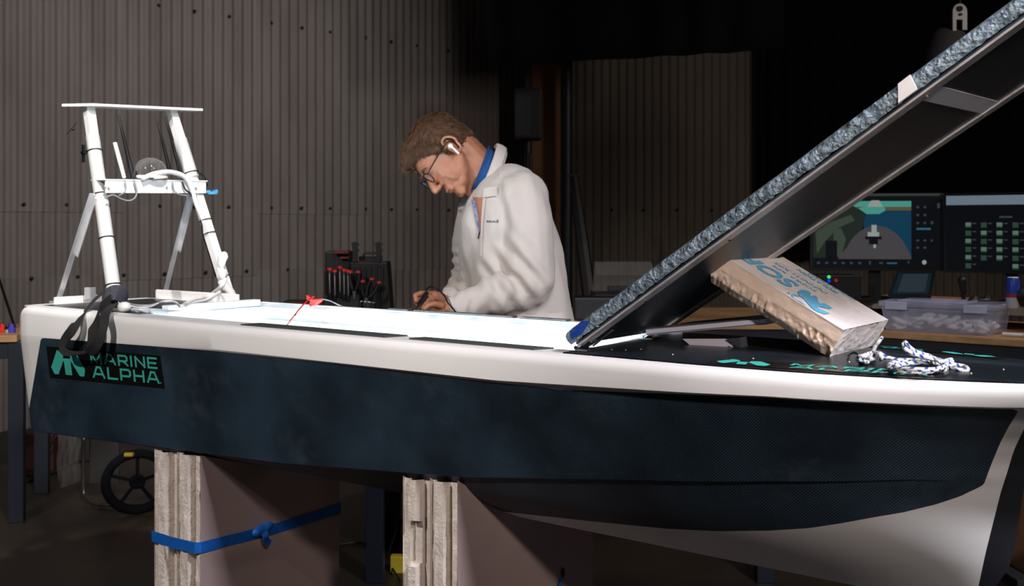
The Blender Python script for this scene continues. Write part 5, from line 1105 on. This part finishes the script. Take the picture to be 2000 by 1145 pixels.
m_skin = M('tanned_skin', (0.30, 0.118, 0.066), 0.5, var=0, col2=(0.38, 0.168, 0.10), scale=22, bump=0.12, bscale=220)
m_skin.node_tree.nodes['Principled BSDF'].inputs['Subsurface Weight'].default_value = 0.08
m_hair = M('brown_greying_hair', (0.040, 0.019, 0.010), 0.65, var=0, col2=(0.105, 0.054, 0.030), scale=70, spec=0.2)
m_trous = M('dark_trousers', (0.02, 0.022, 0.03), 0.85)
DP = 3.33
def Q(px, py, dz=0.0): return PD(px, py, DP+dz)
def Qf(x, z, y): return V((x, y, z))
# trousers and shoes
hipx = Q(1030, 700).x
tr = MB()
for dy in (-0.10, 0.10):
    tr.chain([V((hipx, DP+dy, 0.90)), V((hipx-0.02, DP+dy*1.1, 0.48)), V((hipx+0.02, DP+dy*1.1, 0.10))], [0.105, 0.075, 0.055])
tr.cap(V((hipx, DP-0.07, 0.92)), V((hipx, DP+0.07, 0.92)), 0.125, 0.125)
build('trousers', tr, m_trous, man, remesh=0.012, sm=4)
for dy in (-0.11, 0.11):
    sh_ = MB().cap(V((hipx+0.03, DP+dy, 0.045)), V((hipx-0.14, DP+dy, 0.035)), 0.045, 0.035); build('shoe', sh_, m_black, man, smooth=True, remesh=0.008, sm=3)
jk = MB()
def lay(px, py, rpx, depth_half, dz=0):    # fat disc: two spheres side by side in depth
    r = rpx/631
    return (Q(px, py, dz-depth_half), Q(px, py, dz+depth_half), r)
torso = [(1031, 690, 98, .07), (1026, 630, 99, .07), (1018, 580, 96, .07), (1008, 530, 96, .07), (996, 480, 96, .075), (986, 440, 90, .08), (993, 408, 74, .09), (1001, 378, 54, .10), (1000, 356, 36, .08)]
for (a, b_) in zip(torso, torso[1:]):
    for sgn in (-1, 0, 1):
        jk.cap(Q(a[0], a[1], sgn*a[3]), Q(b_[0], b_[1], sgn*b_[3]), a[2]/631, b_[2]/631, 18)
# front placket side leans to the left
jk.cap(Q(937, 442, -0.02), Q(946, 560, -0.02), 0.072, 0.075, 16); jk.cap(Q(940, 440, 0.08), Q(950, 560, 0.08), 0.07, 0.07, 16)
# near arm
jk.chain([Q(1020, 384, -0.15), Q(1031, 445, -0.20), Q(1041, 545, -0.215)], [0.078, 0.078, 0.070], 16)
jk.chain([Q(1035, 560, -0.20), Q(975, 575, -0.235), Q(925, 590, -0.265), Q(893, 602, -0.285)], [0.070, 0.058, 0.044, 0.036], 16)
# far arm
jk.chain([Q(932, 418, 0.12), Q(917, 470, 0.16), Q(914, 535, 0.16)], [0.064, 0.055, 0.048], 14)
jk.chain([Q(914, 535, 0.16), Q(893, 572, 0.02), Q(876, 590, -0.10)], [0.050, 0.042, 0.034], 14)
jo = build('fleece', jk, m_fleece, man, remesh=0.0065, sm=5)
# folds: displace along normals
me = jo.data; oo = WORLD[jo.name]
if True:
    nrm = [v.normal.copy() for v in me.vertices]
    def fold(p, a, d, wl_, amp, rad):   # ridge lines perpendicular to d around point a
        q = p-a; r = q.length
        if r > rad: return 0
        return amp*math.sin(2*PI*q.dot(d)/wl_+1.2*noise.noise(p*9))*(1-(r/rad)**2)
    ctr = [(Q(1005, 535, -0.24), V((0.75, 0, 0.6)).normalized(), 0.05, 0.009, 0.13), (Q(975, 575, -0.25), V((0.9, 0, -0.3)).normalized(), 0.06, 0.005, 0.13), (Q(912, 520, 0.12), V((0.15, 0, 1)).normalized(), 0.035, 0.009, 0.09), (Q(895, 565, 0.0), V((0.5, 0, 0.8)).normalized(), 0.035, 0.006, 0.08), (Q(985, 395, -0.2), V((0.95, 0, 0.25)).normalized(), 0.07, 0.006, 0.14), (Q(1075, 590, -0.05), V((0.95, 0.1, 0.1)).normalized(), 0.09, 0.010, 0.22), (Q(940, 470, -0.12), V((0.95, 0, -0.3)).normalized(), 0.075, 0.006, 0.18), (Q(905, 598, -0.28), V((1, 0, -0.3)).normalized(), 0.03, 0.004, 0.06)]
    for v, n_0 in zip(me.vertices, nrm):
        p = v.co+oo; dsp = 0.006*noise.noise(V((p.x*7, p.y*7, p.z*3)))+0.0035*noise.noise(p*22)
        for c_ in ctr: dsp += fold(p, *c_)
        v.co += n_0*dsp
# head
HO = PD(866, 303, DP-0.06); yaw = math.radians(20)
hu = V((-0.87, 0, 0.49)).normalized(); hf = V((-0.49, -0.0, -0.87)).normalized()
hl = hu.cross(hf).normalized()
if hl.y > 0: hl = -hl
hf2 = (hf*math.cos(yaw)+hl*math.sin(yaw)).normalized(); hl = (hl*math.cos(yaw)-hf*math.sin(yaw)).normalized(); hf = hf2
def Hd(f, l, u): return HO+hf*f+hl*l+hu*u
hd = MB()
hd.ell(Hd(-.014, 0, .028), hf*.098, hl*.076, hu*.084, 28, 18); hd.ell(Hd(.025, 0, .0), hf*.068, hl*.066, hu*.085, 24, 14); hd.ell(Hd(.030, 0, -.045), hf*.060, hl*.057, hu*.062, 24, 14)
hd.ell(Hd(.046, 0, -.083), hf*.040, hl*.042, hu*.030, 20, 12); hd.cap(Hd(.074, -.010, -.102), Hd(.074, .010, -.102), .0165, .0165)
for s_ in (-1, 1):
    hd.cap(Hd(.0, s_*.052, -.05), Hd(.05, s_*.030, -.090), .018, .017); hd.ell(Hd(.030, s_*.038, -.05), hf*.045, hl*.022, hu*.045); hd.ell(Hd(.056, s_*.034, -.030), hf*.024, hl*.020, hu*.024); hd.ell(Hd(.074, s_*.024, .020), hf*.014, hl*.024, hu*.010)
    hd.ell(Hd(.101, s_*.0115, -.040), hf*.012, hl*.008, hu*.008)
hd.ell(Hd(.066, 0, -.062), hf*.026, hl*.028, hu*.024)
hd.chain([Hd(.080, 0, .012), Hd(.098, 0, -.012), Hd(.113, 0, -.034)], [.011, .010, .0125]); hd.cap(Hd(.088, -.016, -.063), Hd(.088, .016, -.063), .0065, .0065); hd.cap(Hd(.086, -.014, -.074), Hd(.086, .014, -.074), .0075, .0075)
hd.chain([Hd(-.045, 0, -.03), Q(938, 330, -0.03), Q(968, 350, -0.01)], [.060, .057, .052], 18); hd.chain([Hd(.0, 0, -.075), Q(922, 358, -0.03), Q(945, 392, -0.02)], [.038, .036, .036], 14)
build('head', hd, m_skin, man, remesh=0.0028, sm=7)
for s_ in (-1, 1):
    e_ = MB(); e_.tube([Hd(-.012+.020*math.cos(k*2*PI/18)*(1 if math.sin(k*2*PI/18) > 0 else .7), s_*(.0775+.006*math.cos(k*2*PI/18)*-1), -.012+.031*math.sin(k*2*PI/18)) for k in range(18)], .0048, 8, closed=True)
    e_.ell(Hd(-.008, s_*.073, -.014), hf*.014, hl*.005, hu*.022); e_.ell(Hd(-.004, s_*.076, -.036), hf*.009, hl*.006, hu*.009); e_.cap(Hd(-.015, s_*.077, .004), Hd(-.010, s_*.077, -.022), .004, .004)
    build('ear', e_, m_skin, man, remesh=0.0018, sm=2)
    ey = build('eye', MB().sph(Hd(.0735, s_*.030, -.001), .0108, 14, 10), M('eye_white', (0.22, 0.17, 0.14), 0.3), man, smooth=True)
    build('eyelid', MB().ell(Hd(.0755, s_*.031, .0045), hf*.0125, hl*.0135, hu*.009), m_skin, man, smooth=True)
    bw_ = MB().tube([Hd(.088, s_*.012, .020), Hd(.090, s_*.028, .026), Hd(.080, s_*.045, .020)], [.003, .0042, .002], 8); build('eyebrow', bw_, m_hair, man, smooth=True)
build('lips', MB().tube([Hd(.088, -.020, -.068), Hd(.0955, -.008, -.0665), Hd(.096, .0, -.0675), Hd(.0955, .008, -.0665), Hd(.088, .020, -.068)], [.002, .0035, .0035, .0035, .002], 8), M('lip_skin', (0.33, 0.13, 0.09), 0.5), man, smooth=True)
# glasses
gl = thing('glasses', Hd(.1, 0, 0), 'x', None); 
for k_ in ('label',): del gl[k_]
gl.parent = man; gl.location = WORLD['glasses']-WORLD['person']
for s_ in (-1, 1):
    build('rim', MB().tube([Hd(.103-.004*abs(math.cos(a_)), s_*(.033+.022*math.cos(a_)), -.002+.0185*math.sin(a_)) for a_ in [2*PI*k/24 for k in range(24)]], .0017, 6, closed=True), m_black, gl, smooth=True)
    build('lens', MB().poly([Hd(.103-.004*abs(math.cos(a_)), s_*(.033+.0215*math.cos(a_)), -.002+.018*math.sin(a_)) for a_ in [2*PI*k/24 for k in range(24)]]), M('lens_glass', (0.5, 0.5, 0.5), 0.05, alpha=0.18), gl)
    build('temple_arm', MB().tube([Hd(.099, s_*.055, .004), Hd(.09, s_*.066, .006), Hd(.02, s_*.080, .006), Hd(-.012, s_*.081, .002), Hd(-.028, s_*.079, -.016)], .0022, 6), m_black, gl)
build('bridge', MB().tube([Hd(.102, -.012, .002), Hd(.107, 0, .005), Hd(.102, .012, .002)], .0017, 6), m_black, gl)
eb = MB().ell(Hd(-.004, .084, -.012), hf*.008, hl*.006, hu*.008).cap(Hd(-.002, .088, -.016), Hd(.006, .089, -.044), .0035, .0032); build('earbud', eb, M('white_earbud', (0.85, 0.85, 0.85), 0.3), man, smooth=True, label='white wireless earbud')
# hair: scalp shell plus tapering locks
hs_ = MB(); hs_.ell(Hd(-.022, 0, .043), hf*.099, hl*.082, hu*.082, 26, 16); hs_.ell(Hd(.022, 0, .088), hf*.060, hl*.062, hu*.034, 20, 12); hs_.ell(Hd(-.045, 0, .0), hf*.070, hl*.072, hu*.068, 20, 12); hs_.ell(Hd(-.080, 0, -.022), hf*.030, hl*.055, hu*.042, 20, 12); hs_.ell(Hd(.050, 0, .082), hf*.045, hl*.060, hu*.030, 20, 12)
for s_ in (-1, 1): hs_.cap(Hd(.012, s_*.066, .03), Hd(.010, s_*.0685, -.012), .014, .007); hs_.cap(Hd(.05, s_*.052, .066), Hd(.02, s_*.07, .02), .018, .015)
hb_ = build('hair_base', hs_, m_hair, man, remesh=0.004, sm=2)
random.seed(11); lk = MB()
hvs = [(v.co+WORLD[hb_.name], v.normal.copy()) for v in hb_.data.vertices]
for k in range(2600):
    p_, n_0 = random.choice(hvs); q_ = p_-HO; f_, l_, u_ = q_.dot(hf), q_.dot(hl), q_.dot(hu); d_ = V((n_0.dot(hf), n_0.dot(hl), n_0.dot(hu)))
    if u_ < -.05 and f_ > -.05: continue
    if u_ > .075: flow = V((0.9, d_.y*0.3, -0.1))
    elif f_ > .03: flow = V((0.55, d_.y*.2, -0.55))
    elif f_ > -.02: flow = V((0.35, 0, -0.8))
    else: flow = V((-0.15, 0, -0.9))
    flow = flow+V((random.uniform(-.22, .22), random.uniform(-.25, .25), random.uniform(-.2, .2))); flow = (flow-d_*flow.dot(d_)*0.92).normalized()
    ln = random.uniform(.014, .030)*(1.2 if u_ > .06 else 0.6); pts = []
    for j in range(4):
        x = j/3; pts.append(Hd(*(V((f_, l_, u_))+flow*ln*x+d_*(0.0035*math.sin(x*PI*0.8)+0.0005-0.007*x*x))))
    r0 = random.uniform(.0008, .0016); lk.tube(pts, [r0, r0*1.2, r0*.8, r0*.15], 4, cap=False)
ho = build('hair_locks', lk, m_hair, man, smooth=True)
ho['kind'] = 'stuff'
# collar, undershirt, lanyard, zip, chest print
def ringc(c_, ax_, u1, u2, h, n=26, a0=0, a1=2*PI, flare=1.15):
    g = []
    for i in range(n+1):
        a_ = lerp(a0, a1, i/n); d_ = u1*math.cos(a_)+u2*math.sin(a_); g.append([c_+d_, c_+d_*flare*0.98+ax_*h*0.5, c_+d_*flare+ax_*h, c_+d_*flare*1.10+ax_*h*0.92, c_+d_*1.22+ax_*h*0.1])
    return g
cax = V((-0.90, -0.12, 0.36)).normalized(); u1 = V((-0.36, 0, -0.90)).normalized(); u2 = cax.cross(u1).normalized()
cc = Q(970, 348, -0.01)
build('undershirt_collar', MB().grid([[c_ for c_ in r[:4]] for r in ringc(cc+cax*0.012, cax, u1*.077, u2*.075, 0.052, a0=0.35, a1=2*PI-0.35, flare=1.0)]), M('royal_blue_cotton', (0.008, 0.09, 0.30), 0.9), man, smooth=True)
co_ = build('collar', MB().grid(ringc(cc, cax, u1*.083, u2*.083, 0.044, a0=0.42, a1=2*PI-0.42)), m_fleece, man, smooth=True)
md = co_.modifiers.new('t', 'SOLIDIFY'); md.thickness = 0.006; sb_ = co_.modifiers.new('s', 'SUBSURF'); sb_.levels = 1; sb_.render_levels = 1
def surf(px, py, back=0.004, d0=-0.45, d1=0.3):   # first hit of the view ray with the fleece
    o_ = V((0, 0, H))-oo; d_ = (Q(px, py)-V((0, 0, H))).normalized(); ok, loc, nn, ix = jo.ray_cast(o_, d_)
    return (loc+oo+nn*back) if ok else Q(px, py, -0.25)
bpy.context.view_layer.update()
m_lan = M('blue_grey_lanyard_web', (0.02, 0.06, 0.20), 0.7, var=0, col2=(0.30, 0.32, 0.38), scale=90)
def vgrid(l, r, n, m_, back): return [[surf(lerp(interp(y, l), interp(y, r), i/m_), y, back) for i in range(m_+1)] for y in [lerp(l[0][0], l[-1][0], k/n) for k in range(n+1)]]
m_neck = M('shaded_neck_skin', (0.22, 0.075, 0.045), 0.6)
build('open_neck', MB().grid(vgrid([(386, 924), (420, 932), (456, 938)], [(386, 945), (420, 943), (456, 940)], 14, 4, .003)), m_skin, man, smooth=True)
build('lanyard', MB().grid(vgrid([(392, 922), (420, 928), (452, 936)], [(392, 931), (420, 936), (452, 939.5)], 12, 2, .006)), m_lan, man, smooth=True)
build('zip', MB().tube([surf(x, y, .004) for x, y in ((938.5, 452), (937, 459), (936, 467))], .0018, 6), m_black, man)
build('placket', MB().grid(vgrid([(388, 944), (430, 941.5), (500, 939)], [(388, 950), (430, 946), (500, 943)], 20, 2, .0035)), m_fleece, man, smooth=True)
build('collar_flap', MB().grid([[surf(lerp(948, 976, u)-v*4, lerp(lerp(372, 366, u), lerp(388, 385, u), v), .010-.004*v) for v in (0, .33, .66, 1)] for u in [k/8 for k in range(9)]]), m_fleece, man, smooth=True)
em_ = MB()
for i in range(9): em_.poly([surf(x, y, .0015) for x, y in ((951+i*2.1, 430.2+i*.12+(i % 3)*.5), (952.3+i*2.1, 430.2+i*.12+(i % 3)*.5), (952.3+i*2.1, 434.5+i*.12), (951+i*2.1, 434.5+i*.12))])
em_.poly([surf(971.5+2.2*math.cos(a_), 432.6+3.4*math.sin(a_), .0015) for a_ in [2*PI*k/10 for k in range(10)]])
build('chest_print', em_, m_greydark, man, label='small dark printed name and badge on the chest')
# cuffs and hands
def cuff(a, b_, r): build('cuff', MB().tube([a, a.lerp(b_, .3), b_], [r*1.06, r*1.08, r], 18), m_fleece, man, smooth=True, angle=0.9)
cuff(Q(890, 603, -0.285), Q(877, 605, -0.292), .034); cuff(Q(880, 588, -0.09), Q(869, 590, -0.115), .031)
def hand(name, wrist, palm0, palm1, pr, fingers, thumb):
    mb = MB(); mb.chain([wrist, palm0, palm1], [pr*.92, pr, pr*.85], 14)
    for pts, r in fingers: mb.chain([Q(*p) for p in pts], [r*(1-.09*i) for i in range(len(pts))], 10)
    pts, r = thumb; mb.chain([Q(*p) for p in pts], [r*(1-.1*i) for i in range(len(pts))], 10)
    return build(name, mb, m_skin, man, remesh=0.0022, sm=2)
hand('near_hand', Q(882, 604, -0.29), Q(866, 605, -0.30), Q(848, 603, -0.305), 0.0235,
     [([(848, 597, -.32), (833, 594, -.335), (826, 602, -.335), (832, 608, -.325)], .0088), ([(846, 602, -.325), (831, 602, -.34), (825, 609, -.335), (832, 613, -.325)], .0092), ([(847, 608, -.32), (834, 610, -.333), (829, 616, -.33), (836, 619, -.32)], .0086), ([(850, 613, -.31), (839, 617, -.323), (835, 622, -.32), (841, 624, -.312)], .0076)],
     ([(862, 598, -.32), (848, 594, -.335), (836, 597, -.345), (829, 603, -.35)], .0105))
hand('far_hand', Q(872, 591, -0.11), Q(860, 586, -0.16), Q(846, 580, -0.20), 0.022,
     [([(842, 574, -.21), (822, 573, -.25), (811, 577, -.27), (812, 588, -.28)], .0088), ([(838, 578, -.20), (818, 580, -.24), (812, 590, -.26), (818, 597, -.27)], .009), ([(838, 584, -.19), (822, 588, -.22), (819, 598, -.24), (826, 601, -.25)], .0085), ([(842, 590, -.18), (828, 594, -.205), (824, 602, -.225), (830, 606, -.235)], .0075)],
     ([(856, 582, -.19), (842, 584, -.23), (832, 592, -.26), (826, 599, -.28)], .0100))
tl_ = thing('hand_tool', Q(825, 595, -0.30), 'black pen-like electric tool with a looping cable held in the man’s hands'.replace('’', ''), 'tool')
build('tool_body', MB().tube([Q(834, 572, -.27), Q(829, 582, -.285), Q(822, 594, -.31), Q(817, 604, -.325), Q(813, 609, -.33)], [.006, .008, .0085, .007, .003], 12), m_black, tl_, smooth=True, angle=0.8)
build('tool_cable', MB().tube(smooth_path([Q(831, 574, -.27), Q(834, 564, -.27), Q(843, 560, -.28), Q(855, 565, -.29), Q(868, 578, -.31), Q(874, 590, -.335), Q(882, 600, -.34), Q(900, 625, -.30), Q(905, 660, -.25)], 6), .0024, 8), m_black, tl_, smooth=True)
